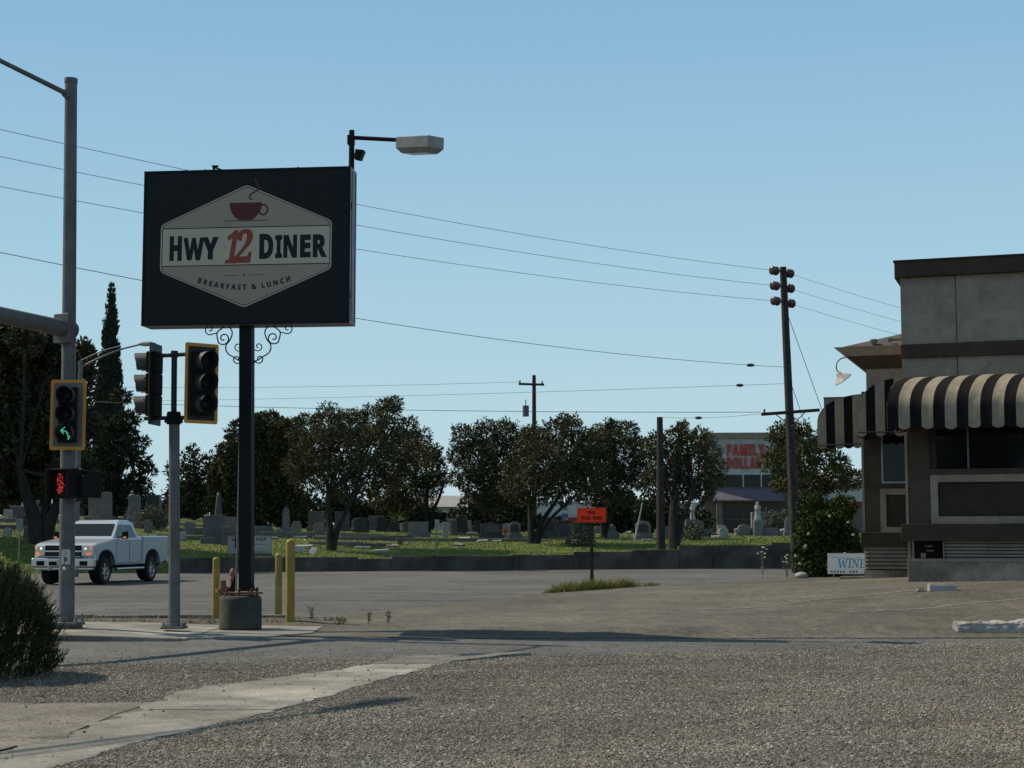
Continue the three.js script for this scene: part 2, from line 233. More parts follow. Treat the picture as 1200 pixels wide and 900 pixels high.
function signalHead(parent, x, y, z, yaw, W, H, lit, border = true) {
  const g = new THREE.Group(); g.name = 'signal_head'; g.position.set(x, y, z); g.rotation.y = yaw; parent.add(g);
  const p = H / 3.75, hw = p * .98;
  const rr = (w, h, r) => { const s = new THREE.Shape(); s.moveTo(-w / 2 + r, -h / 2); s.lineTo(w / 2 - r, -h / 2); s.quadraticCurveTo(w / 2, -h / 2, w / 2, -h / 2 + r); s.lineTo(w / 2, h / 2 - r); s.quadraticCurveTo(w / 2, h / 2, w / 2 - r, h / 2); s.lineTo(-w / 2 + r, h / 2); s.quadraticCurveTo(-w / 2, h / 2, -w / 2, h / 2 - r); s.lineTo(-w / 2, -h / 2 + r); s.quadraticCurveTo(-w / 2, -h / 2, -w / 2 + r, -h / 2); return s; };
  obj('backplate', at(extr(rr(W, H, .035), .004), 0, 0, -.002), lit ? platSheenM : plateDark, g);
  if (border) { const s = rr(W + .004, H + .004, .036); s.holes.push(rr(W - .10, H - .10, .012)); obj('reflective_border', at(extr(s, .003), 0, 0, .004), M.yellowTape, g); }
  for (let k = 0; k < 3; k++) {
    const cy = (1 - k) * p;
    obj('section', rbox(hw, p - .008, .17, .02, 0, cy, .02), M.blackMatte, g);
    obj('lens', at(new THREE.SphereGeometry(p * .44, 20, 6, 0, 2 * PI, 0, .5), 0, cy, .105 - .3 * p, PI / 2), lensDark, g);
    obj('visor', at(visorGeo(p * .46, .23), 0, cy, .10), visorM, g);
  }
  if (lit) { // green arrow that bends to the left, in single diodes
    const dots = [], rnd = rng(4);
    const pts = [[.04, -.085], [.04, -.06], [.04, -.035], [.035, -.01], [.02, .012], [0, .024], [-.02, .028], [-.04, .028], [-.06, .028], [-.045, .045], [-.045, .010], [-.03, .062], [-.03, -.006], [-.015, .078], [.055, -.07], [.056, -.045], [.02, -.005], [-.055, .04]];
    for (const [a, b] of pts) dots.push(at(new THREE.IcosahedronGeometry(.0085, 0), a * 1.1 + .004 * rnd(), -p + b * 1.1, .155));
    obj('green_arrow', dots, ledG, g);
  }
  return g;
}
{ // corner pole with mast arm, lamp arm, signal, walk signal and push button
  const t = thing('signal_pole', 'tall grey steel signal pole with yellow bordered signal, red hand and mast arm', 'traffic signal', [-6.86, .08, -25.2]);
  obj('shaft', [cyl(.095, .122, 8.60, -.073, 4.31, 0, 24, 0, 0, .017)], M.galv, t);
  obj('cap', cyl(.104, .104, .07, -.147, 8.62, 0, 24), M.galv, t);
  const bp = obj('base_plate', [rbox(.46, .05, .46, .01, 0, .075, 0), rbox(.40, .05, .40, .01, 0, .025, 0)], worn([.17, .165, .155], .8, { metalness: .2 }), t);
  for (const [x, z] of [[-.19, .19], [.19, .19], [-.19, -.19], [.19, -.19]]) obj('anchor_bolt', [cyl(.032, .032, .05, x, .125, z, 6), cyl(.018, .018, .12, x, .16, z, 8)], M.galvPlain, bp);
  const dir = [-.47, .883];
  const arm = obj('mast_arm', bar([-.02, 4.62, 0], [-.02 + 9 * dir[0], 5.0, 9 * dir[1]], .135, .07, 20), M.galv, t);
  obj('arm_flange', [rbox(.26, .44, .10, .02, -.02 + .15 * dir[0], 4.63, .15 * dir[1], 0, Math.atan2(dir[0], dir[1]), 0), rbox(.30, .46, .05, .01, -.02 + .24 * dir[0], 4.63, .24 * dir[1], 0, Math.atan2(dir[0], dir[1]), 0)], M.galv, t);
  obj('lamp_arm', [bar([-.15, 8.38, 0], [-.15 + 2.1 * dir[0], 8.62, 2.1 * dir[1]], .042, .032, 14), cyl(.07, .07, .14, -.19, 8.38, .05, 12, PI / 2, -.5, 0)], M.galv, t);
  obj('lamp_head', at(new THREE.SphereGeometry(1, 18, 10).scale(.15, .07, .34), -.15 + 2.35 * dir[0], 8.64, 2.35 * dir[1], 0, Math.atan2(dir[0], dir[1]), 0), M.galvPlain, t);
  signalHead(t, .01, 3.28, .24, R(1), .545, 1.085, true);
  signalHead(t, -.02 + 8.2 * dir[0], 4.75, 8.2 * dir[1] + .12, R(180), .5, 1.0, false, false);
  for (const y of [3.75, 2.85]) obj('signal_bracket', bar([0, y, .1], [0, y, .24], .02), M.blackMatte, t);
  // walk signal
  const w = new THREE.Group(); w.name = 'walk_signal'; w.position.set(.06, 2.21, .30); w.rotation.y = R(-30); t.add(w);
  obj('housing', [rbox(.44, .44, .20, .025), rbox(.47, .03, .05, .01, 0, .225, .1)], M.blackMatte, w);
  obj('hood', [box(.44, .012, .16, 0, .215, .17), box(.012, .43, .16, -.216, 0, .17), box(.012, .43, .16, .216, 0, .17)], M.blackMatte, w);
  { const d = [], rnd = rng(9); for (let i = 0; i < 190; i++) { const a = (rnd() - .5) * .22, b = (rnd() - .5) * .34; const palm = b < .02 && b > -.15 && Math.abs(a) < .062 - (b < -.11 ? .02 : 0); const f = Math.floor((a + .066) / .033); const finger = b >= .02 && Math.abs(a) < .066 && b < [.12, .16, .155, .12][f] && Math.abs(((a + .066) % .033) - .0165) < .011; const thumb = a > .05 && a < .105 && Math.abs(b - (-.08 + (a - .05) * 1.6)) < .018; if (palm || finger || thumb) d.push(at(new THREE.IcosahedronGeometry(.0065, 0), a - .075, b, .108)); } obj('red_hand', d, ledR, w); }
  obj('mount_clamp', [rbox(.10, .30, .14, .01, .28, -.02, -.05), bar([.26, .2, -.05], [-.02, .25, -.2], .02), bar([.26, -.2, -.05], [-.02, -.25, -.2], .02)], M.black, w);
  // second walk signal seen from behind, round the pole
  const w2 = new THREE.Group(); w2.name = 'walk_signal'; w2.position.set(.28, 2.22, -.06); w2.rotation.y = R(70); t.add(w2);
  obj('housing', rbox(.42, .42, .20, .025), M.blackMatte, w2);
  // push button
  const b = new THREE.Group(); b.name = 'push_button'; b.position.set(-.005, 1.03, .112); t.add(b);
  obj('sign_plate', at(extr((() => { const s = new THREE.Shape(); s.moveTo(-.06, -.105); s.lineTo(.06, -.105); s.quadraticCurveTo(.068, -.105, .068, -.09); s.lineTo(.068, .08); s.quadraticCurveTo(.068, .12, .03, .122); s.lineTo(-.03, .122); s.quadraticCurveTo(-.068, .12, -.068, .08); s.lineTo(-.068, -.09); s.quadraticCurveTo(-.068, -.105, -.06, -.105); return s; })(), .006), 0, .06, .0), M.white, b);
  obj('symbol', [rbox(.052, .058, .004, .008, 0, .03, .009), box(.012, .03, .004, -.012, .032, .0115)], M.black, b);
  obj('symbol_light', [box(.006, .03, .004, -.008, .03, .0128), box(.006, .03, .004, .010, .03, .0128)], M.white, b);
  obj('symbol_line', [box(.05, .006, .003, 0, .145, .009), box(.07, .006, .003, 0, .125, .009)], M.granite, b);
  obj('housing', [cyl(.045, .045, .05, .0, -.115, .012, 18, PI / 2), rbox(.09, .10, .035, .015, 0, -.115, 0)], M.galvPlain, b);
  obj('button', at(new THREE.SphereGeometry(.026, 14, 8), 0, -.115, .04), mat([.5, .5, .5], .3, { metalness: .6 }), b);
}
{ // slim post with two heads
  const t = thing('signal_post', 'slim grey post carrying two black signal heads turned away from each other', 'traffic signal', [-5.17, .08, -25.2]);
  obj('shaft', cyl(.082, .088, 3.30, -.06, 1.65, 0, 18, 0, 0, .02), M.galv, t);
  obj('collar', [cyl(.11, .11, .14, -.10, 3.22, 0, 16), cyl(.10, .115, .05, -.10, 3.32, 0, 16), rbox(.26, .06, .16, .01, -.1, 3.2, 0)], M.blackMatte, t);
  const bp = obj('base_plate', [cyl(.16, .18, .06, -.03, .05, 0, 18), rbox(.36, .035, .36, .01, -.03, .018, 0)], worn([.13, .13, .13], .8), t);
  for (const [x, z] of [[-.14, .14], [.14, .14], [-.14, -.14], [.14, -.14]]) obj('anchor_bolt', cyl(.02, .02, .07, x - .03, .06, z, 6), M.galvPlain, bp);
  obj('riser', [bar([-.10, 3.28, 0], [-.11, 4.27, 0], .045), cyl(.055, .055, .06, -.11, 4.27, 0, 12)], M.darkMetal, t);
  obj('bracket', [bar([-.56, 4.21, 0], [.30, 4.26, 0], .032), cyl(.05, .05, .1, -.11, 4.24, 0, 12, 0, 0, PI / 2)], M.darkMetal, t);
  obj('bracket', [bar([-.56, 3.24, 0], [.30, 3.26, 0], .032)], M.darkMetal, t);
  signalHead(t, -.385, 3.77, .06, R(-97), .56, 1.27, false);
  signalHead(t, .34, 3.78, .10, R(38), .57, 1.25, false);
}
// ---------------------------------------------------------------- the pole sign
const signM = canvasMat(1360, 1008, (x, w, h) => {
  const X = u => (u - 45) / 1090 * w, Y = v => (v - 52) / 800 * h;
  x.fillStyle = '#131417'; x.fillRect(0, 0, w, h);
  const hex = (d) => { const P = [[592, 125 + d * 1.05], [1050 - d, 325 + d * .3], [1048 - d, 578 - d * .3], [586, 775 - d * 1.05], [128 + d, 580 - d * .3], [130 + d, 330 + d * .3]].map(([a, b]) => [X(a), Y(b)]); x.beginPath(); for (let i = 0; i < 6; i++) { const p = P[i], q = P[(i + 1) % 6], m = P[(i + 5) % 6]; const k = 30, l = (a, b) => { const L = Math.hypot(b[0] - a[0], b[1] - a[1]); return [a[0] + (b[0] - a[0]) * k / L, a[1] + (b[1] - a[1]) * k / L]; }; const s = l(p, m), e = l(p, q); i ? x.lineTo(...s) : x.moveTo(...s); x.quadraticCurveTo(p[0], p[1], e[0], e[1]); } x.closePath(); };
  x.fillStyle = '#b8ab98'; hex(0); x.fill(); x.fillStyle = '#1b1c1f'; hex(7); x.fill(); x.fillStyle = '#9c9182'; hex(11); x.fill();
  x.save(); hex(11); x.clip(); x.fillStyle = '#baae9c'; x.fillRect(0, Y(353), w, Y(550) - Y(353)); x.fillStyle = '#1b1c1f'; x.fillRect(0, Y(348), w, 6); x.fillRect(0, Y(548), w, 6); x.restore();
  x.fillStyle = '#1a1d20';
  fitText(x, 'H', X(172), X(252), Y(395), Y(517), 'bold', 'sans-serif', 0, 13); fitText(x, 'W', X(258), X(362), Y(404), Y(515), 'bold', 'sans-serif', 0, 13); fitText(x, 'Y', X(362), X(438), Y(403), Y(514), 'bold', 'sans-serif', 0, 13);
  fitText(x, 'D', X(656), X(742), Y(392), Y(515), 'bold', 'sans-serif', 0, 13); fitText(x, 'I', X(748), X(786), Y(400), Y(513), 'bold', 'sans-serif', 0, 13); fitText(x, 'N', X(786), X(872), Y(400), Y(512), 'bold', 'sans-serif', 0, 13); fitText(x, 'E', X(874), X(942), Y(400), Y(512), 'bold', 'sans-serif', 0, 13); fitText(x, 'R', X(942), X(1018), Y(400), Y(512), 'bold', 'sans-serif', 0, 13);
  x.strokeStyle = '#1a1d20'; 
  x.fillStyle = '#8c4636'; fitText(x, '1', X(468), X(548), Y(368), Y(537), 'bold', 'serif', -.22, 7); fitText(x, '2', X(522), X(622), Y(365), Y(535), 'bold', 'serif', -.18, 7);
  // cup, saucer, steam
  x.fillStyle = '#5a2a2c'; x.beginPath(); x.moveTo(X(500), Y(220)); x.lineTo(X(675), Y(220)); x.bezierCurveTo(X(676), Y(270), X(645), Y(298), X(622), Y(312)); x.lineTo(X(552), Y(312)); x.bezierCurveTo(X(525), Y(298), X(500), Y(268), X(500), Y(220)); x.fill();
  x.fillRect(X(470), Y(313), X(705) - X(470), 6); x.strokeStyle = '#5a2a2c'; x.lineWidth = 12; x.beginPath(); x.ellipse(X(682), Y(260), X(70) - X(48), Y(86) - Y(60), 0, 0, 2 * PI); x.stroke();
  x.lineWidth = 11; x.strokeStyle = '#5c2c2c'; x.beginPath(); x.moveTo(X(620), Y(204)); x.bezierCurveTo(X(570), Y(180), X(665), Y(160), X(656), Y(140)); x.bezierCurveTo(X(650), Y(120), X(636), Y(115), X(636), Y(92)); x.stroke();
  // star and rules
  x.fillStyle = '#2a2b2e'; x.fillRect(X(470), Y(603), X(550) - X(470), 3); x.fillRect(X(613), Y(603), X(690) - X(613), 3);
  x.beginPath(); for (let i = 0; i < 10; i++) { const a = -PI / 2 + i * PI / 5, r = i % 2 ? 5 : 12; x.lineTo(X(583) + r * Math.cos(a), Y(604) + r * Math.sin(a)); } x.fill();
  // arched line of text
  const s = 'BREAKFAST & LUNCH', cx = X(583), r = 930, cy = Y(668) - r, half = Math.asin((X(838) - X(330)) / 2 / r);
  x.font = 'bold 46px sans-serif'; x.textAlign = 'center'; x.textBaseline = 'middle'; const ws = [...s].map(c => x.measureText(c).width + 9), tot = ws.reduce((a, b) => a + b, 0); let acc = 0;
  [...s].forEach((c, i) => { const a = half - 2 * half * (acc + ws[i] / 2) / tot; acc += ws[i]; x.save(); x.translate(cx - r * Math.sin(a), cy + r * Math.cos(a)); x.rotate(a); x.fillText(c, 0, 0); x.lineWidth = 3; x.strokeStyle = '#2a2b2e'; x.strokeText(c, 0, 0); x.restore(); });
}, .38);
{
  const t = thing('diner_sign', 'black pole sign with cream hexagon, coffee cup and red number on black post', 'sign', [-4.24, .03, -25.9], R(-6.5));
  const W = 3.40, H = 2.52, y0 = 4.83, d = .46;
  const f = obj('footing', lathe([[0, 0], [.33, 0], [.335, .03], [.33, .46], [.315, .51], [.28, .53], [0, .53]], 28, -.06, 0, 0), M.footing, t);
  obj('post', [box(.20, 4.30, .20, 0, .60 + 2.15, 0, 0, 0, .014)], M.black, t);
  const bp = obj('base_plate', [rbox(.56, .028, .44, .006, -.04, .565, 0)], M.rust, t);
  for (const s of [-1, 1]) obj('gusset', extr(shapeOf([[0, 0], [s * .12, 0], [s * .0, .30]]), .02).translate(-.035 + s * .10, .60, 0), M.black, bp);
  for (const [x, z] of [[-.2, .15], [.2, .15], [-.2, -.15], [.2, -.15], [0, .15]]) obj('anchor_bolt', [cyl(.018, .018, .14, x - .04, .585, z, 8), cyl(.032, .032, .035, x - .04, .62, z, 6)], M.rust, bp);
  obj('sunlit_edge_bar', bar([-.115, .6, .08], [-.085, 4.8, .08], .012), M.galvPlain, t);  // added thin pale bar standing in for the sunlit left edge of the post
  const cab = obj('cabinet', [box(W, H, d, 0, y0 + H / 2, 0)], M.signSide, t);
  obj('face', at(new THREE.PlaneGeometry(W - .07, H - .07), 0, y0 + H / 2, d / 2 + .012), signM, t, true);
  const fr = .035;
  obj('face_frame', [box(W + .006, fr, .03, 0, y0 + H - fr / 2 + .002, d / 2 + .008), box(W + .006, fr, .03, 0, y0 + fr / 2 - .002, d / 2 + .008), box(fr, H, .029, -W / 2 + fr / 2 - .002, y0 + H / 2, d / 2 + .008), box(fr, H, .029, W / 2 - fr / 2 + .002, y0 + H / 2, d / 2 + .008)], M.signBlack, t);
  obj('back_face', box(W - .05, H - .05, .02, 0, y0 + H / 2, -d / 2 - .011), M.signBlack, t);
  for (const z of [-.14, .12]) obj('side_seam', [box(.008, H - .1, .012, W / 2 + .004, y0 + H / 2, z)], M.darkMetal, t);
  for (const y of [.45, 1.9]) obj('side_hinge', box(.012, .1, .03, W / 2 + .006, y0 + y, .15), M.black, t);
  // bracket and lifting eyes on top
  obj('top_bracket', [bar([-.62, y0 + H, 0], [-.62, y0 + H + .10, 0], .022), bar([-.62, y0 + H + .10, 0], [-.38, y0 + H + .01, .0], .014), box(.10, .025, .05, -.60, y0 + H + .115, 0)], M.black, t);
  for (const x of [-.77, .78]) obj('lifting_eye', at(new THREE.TorusGeometry(.03, .01, 6, 14), x, y0 + H + .03, 0), M.black, t);
  // lamp mast on the right end
  const mx = W / 2 - .05;
  obj('lamp_mast', [bar([mx, y0 + H - .3, -.05], [mx, y0 + H + .66, -.05], .048, .045, 12), rbox(.11, .16, .11, .01, mx - .01, y0 + H + .50, -.05)], M.black, t);
  obj('lamp_arm', [bar([mx, y0 + H + .54, -.05], [mx + .80, y0 + H + .47, -.02], .034, .034, 10)], M.black, t);
  const lh = new THREE.Group(); lh.name = 'lamp_head'; lh.position.set(mx + 1.13, y0 + H + .40, .02); lh.rotation.set(.10, R(-28), R(-3)); t.add(lh);
  obj('housing', rbox(.66, .19, .42, .012), worn([.36, .355, .34], .6), lh);
  obj('skirt', (() => { const P = []; for (const [y, k] of [[-.095, 1], [-.165, .78]]) for (const [a, b] of [[-1, -1], [1, -1], [1, 1], [-1, 1]]) P.push(V(a * .32 * k, y, b * .20 * k)); return new ConvexGeometry(P); })(), worn([.34, .33, .31], .6), lh);
  obj('glass', box(.46, .006, .28, 0, -.169, 0), mat([.3, .3, .28], .25), lh);
  obj('flood_light', [extr(shapeOf([[0, 0], [.10, -.02], [.16, .13], [.02, .15]]), .16, .008).translate(mx + .06, y0 + H + .18, -.12), bar([mx, y0 + H + .26, -.05], [mx + .08, y0 + H + .26, -.05], .02)], M.black, t);
  // wrought scrolls under the cabinet
  const spiral = (cx, cy, r, a0, turns, s, k = 30) => Array.from({ length: k + 1 }, (_, i) => { const q = i / k, a = a0 + s * turns * 2 * PI * q, rr = r * (1 - .80 * q); return [cx + rr * Math.cos(a), cy + rr * Math.sin(a), 0]; });
  for (const m of [-1, 1]) {
    const T = y0, mir = P => P.map(([a, b, c]) => [m * (a + .10), T + b, c + .0]);
    obj('scroll', tube(mir([...spiral(.17, -.25, .13, PI * .5, .0, 1, 1).slice(0, 0), [.22, .0, 0], [.17, -.09, 0], [.20, -.21, 0], [.27, -.31, 0], [.25, -.42, 0], [.12, -.51, 0], [.005, -.58, 0]]), .011, 40, 6), M.black, t);
    obj('scroll', tube(mir([[.30, 0, 0], [.42, -.10, 0], [.40, -.24, 0], ...spiral(.31, -.19, .11, -.6, 1.25, -1)]), .011, 70, 6), M.black, t);
    obj('scroll', tube(mir([[.41, -.10, 0], [.50, -.12, 0], ...spiral(.545, -.045, .085, -1.6, 1.1, 1)]), .010, 60, 6), M.black, t);
    obj('scroll', tube(mir([[.0, -.38, 0], ...spiral(.065, -.33, .075, -2.2, 1.1, 1)]), .009, 50, 6), M.black, t);
    obj('scroll', tube(mir([[.0, -.60, 0], ...spiral(.085, -.53, .08, PI * 1.1, 1.15, 1)]), .010, 50, 6), M.black, t);
  }
}
// bollards round the sign foot
{
  const make = (h, r) => lathe([[0, 0], [r, 0], [r, h - r * .7], [r * .93, h - r * .35], [r * .7, h - r * .1], [r * .35, h], [0, h + .004]], 20);
  for (const [x, z, h, r, y, lab] of [[-5.25, -29.0, 1.12, .064, .0, 'short yellow bollard beside the grey signal post'], [-4.80, -29.9, 1.36, .060, 0, 'yellow bollard mostly hidden behind the black sign post'], [-4.24, -29.7, 1.18, .064, 0, 'shorter yellow bollard of the pair beside the sign footing'], [-3.73, -27.5, 1.42, .078, .02, 'tallest, thickest yellow bollard beside the sign footing']])
    tag(obj('bollard', at(make(h, r), x, y, z, 0, 0, .008), M.yellowB), lab, 'bollard', 'yellow bollards round the sign foot');
}
// pinkish pipe fitting behind the footing
{
  const t = thing('pipe_standpipe', 'faded pinkish standpipe and valve behind the concrete sign footing', 'standpipe', [-4.56, .02, -26.35]);
  obj('pipe', [bar([.05, 0, 0], [.05, .86, 0], .045, .04, 12), cyl(.055, .055, .04, .05, .78, 0, 12)], M.pinkPaint, t);
  obj('cap', lathe([[0, .12], [.03, .11], [.045, .06], [.045, 0], [0, 0]], 12, .05, .84, 0), M.pinkPaint, t);
  obj('elbow', tube([[.05, .58, 0], [-.04, .62, .02], [-.11, .60, .03], [-.12, .50, .03]], .05, 20, 10), M.pinkPaint, t);
  obj('valve', [cyl(.085, .085, .05, -.13, .60, .03, 14), cyl(.05, .06, .14, -.10, .70, .03, 12)], worn([.30, .15, .11], .85), t);
}
// end-of-works sign on its stake
{
  const t = thing('road_work_sign', 'small orange rectangular road work sign on a brown stake beyond the lot', 'sign', [2.56, 0, -52.3], R(-3));
  obj('stake', box(.11, 2.2, .06, 0, 1.06, -.03), mat([.07, .045, .035], .9, { map: T_wood }), t);
  obj('panel', rbox(.93, .47, .012, .005, 0, 2.16, .01), mat([.8, .07, .025], .5), t);
  obj('panel_print', at(new THREE.PlaneGeometry(.91, .45), 0, 2.16, .018), canvasMat(728, 360, (x, w, h) => { x.fillStyle = '#ff4520'; x.fillRect(0, 0, w, h); x.strokeStyle = '#141210'; x.lineWidth = 9; x.strokeRect(16, 16, w - 32, h - 32); x.fillStyle = '#171310'; fitText(x, 'END', 265, 463, 70, 150, 'bold', 'sans-serif', 0, 10); fitText(x, 'ROAD', 90, 345, 205, 295, 'bold', 'sans-serif', 0, 10); fitText(x, 'WORK', 385, 640, 205, 295, 'bold', 'sans-serif', 0, 10); }, .5), t, true);
}
// utility poles, transformers, guys and wires
function utilityPole(label, pos, H, lean = 0) {
  const t = thing('utility_pole', label, 'utility pole', pos);
  obj('shaft', cyl(.14, .21, H, -lean * .5, H / 2, 0, 14, 0, 0, lean / H), M.pole, t);
  return t;
}
const brownIns = mat([.05, .03, .025], .3);
function deadEnds(t, H, lean) {
  [[.18], [.81], [1.44]].forEach(([d]) => {
    const x0 = -lean * (H - d) / H;
    for (const s of [-1, 1]) { const L = s < 0 ? .50 : .30;
      obj('insulator_arm', bar([x0, H - d, 0], [x0 + s * L * .72, H - d - .03, -s * L * .69], .035), M.darkMetal, t);
      const disc = []; for (let k = 0; k < 3; k++) disc.push(at(new THREE.SphereGeometry(.19 - .02 * (k % 2), 14, 8).scale(1, 1, .42), x0 + s * (L + k * .11) * .72, H - d - .04, -s * (L + k * .11) * .69, 0, Math.atan2(s * .72, -s * .69), 0));
      obj('insulator', disc, brownIns, t); }
  });
}
const H1 = 12.6, lean1 = .36;
const up = utilityPole('tall dark wooden power pole with six insulators standing before the cemetery wall', [11.6, 0, -66.5], H1, lean1);
deadEnds(up, H1, lean1);
obj('crossarm', rbox(2.4, .13, .11, .01, -.18, 6.55, .2, 0, 0, .075), M.pole, up);
for (const s of [-1, 1]) obj('crossarm_brace', bar([-.17, 5.95, .2], [-.18 + s * .65, 6.55 + s * .05, .22], .02), M.darkMetal, up);
obj('arm_insulator', cyl(.03, .05, .16, -1.25, 6.6, .2, 10), brownIns, up);
obj('guy_wire', bar([.0 - .33, 11.0, 0], [1.25, 6.3, .1], .013, .013, 5), M.wire, up);
obj('guy_wire', bar([-.25, 8.2, 0], [.8, 5.0, .0], .013, .013, 5), M.wire, up);
const up0 = utilityPole('dark wooden power pole where the wires over the corner end', [-25.5, 0, -28.5], 12.9, 0); deadEnds(up0, 12.9, 0);
const upR = utilityPole('dark wooden power pole far behind the diner', [44, 0, -100], 12.6, 0); deadEnds(upR, 12.6, 0);
const stub = utilityPole('short bare wooden pole rising from the cemetery lawn behind the wall', [6.87, .6, -75.2], 6.4, 0);
const upT = utilityPole('distant power pole with small transformer rising above the olive trees', [1.64, 1.5, -120], 11.9, 0);
obj('crossarm', box(1.9, .16, .14, -.2, 11.2, .2, 0, 0, -.03), M.pole, upT);
obj('transformer', [cyl(.24, .24, .8, -.62, 9.2, .3, 14), cyl(.04, .04, .5, -.62, 9.8, .3, 6)], M.granite2, upT);
for (const [x, y] of [[-1.05, 11.4], [.6, 11.35]]) obj('crossarm_insulator', cyl(.05, .06, .2, x, y, .2, 8), brownIns, upT);
function wire(label, a, b, sag, r = .016, splice) {
  r *= .5;
  const n = 40, P = []; for (let i = 0; i <= n; i++) { const t = i / n; P.push([a[0] + (b[0] - a[0]) * t, a[1] + (b[1] - a[1]) * t - 4 * sag * t * (1 - t), a[2] + (b[2] - a[2]) * t]); }
  const g = [tube(P, r, 60, 5)];
  if (splice) { const k = Math.round(splice * n); g.push(at(new THREE.SphereGeometry(.07, 8, 6).scale(2.4, 1, 1), ...P[k])); }
  return tag(obj('power_line', g, M.wire), label, 'power line', 'wires of the power poles');
}
[['top', .18, .78, .4], ['middle', .81, .72, .2], ['lowest', 1.44, .78, .05]].forEach(([w, d, sag, up1]) => {
  wire(`${w} of the three parallel wires running from the tall power pole over the black sign`, [10.75, H1 - d - .04, -66.0], [-25.5, 12.6 - d + up1, -28.5], sag);
  wire(`${w} of the three parallel wires running from the tall power pole behind the diner`, [11.75, H1 - d - .04, -67.1], [44, 12.5 - d, -100], .9, .014);
});
wire('single wire with a splice attached to the middle of the tall power pole', [11.4, 8.42, -66.5], [-25.5, 10.4, -28.5], 1.1, .02, .05);
wire('thin high wire over the olive trees to the tall power pole', [11.4, 7.75, -66.5], [-62, 11.5, -118], .5, .016, .02);
wire('thicker cable above the olive trees to the crossarm of the tall pole', [10.2, 6.55, -66.3], [-66, 12.5, -100], .9, .025);
wire('slack wire between the distant transformer pole and the tall pole', [10.3, 6.5, -66.3], [6.9, 7.0, -75.2], .1, .016, .6);
wire('wire from the transformer pole to the left over the cypress', [.6, 12.9, -120], [-75, 14.0, -120], .9, .022);
// street lamp whose mast hides behind the signal pole; a second one stands outside the frame and throws its shadow on the walk
{
  const t = thing('street_lamp', 'slender street lamp with curved arm reaching past the cypress', 'street lamp', [-16.05, 0, -60]);
  obj('mast', cyl(.07, .11, 8.0, 0, 4.0, 0, 14), M.galv, t);
  obj('arm', tube([[0, 7.75, 0], [.7, 8.1, 0], [1.5, 8.42, 0], [2.2, 8.6, 0]], .035, 20, 8), M.galvPlain, t);
  obj('arm_stay', tube([[0, 8.0, 0], [.8, 8.36, 0], [1.5, 8.55, 0]], .02, 14, 6), M.galvPlain, t);
  obj('lamp_head', at(new THREE.SphereGeometry(1, 18, 10).scale(.36, .09, .14), 2.45, 8.62, 0), worn([.45, .45, .43], .5), t);
  dup(t, [-11.4, 0, -12.1], R(63), 'slender street lamp with curved arm standing by the gravel yard').children.forEach(c => { if (c.name !== 'mast') c.scale.x = 2.3; });
}

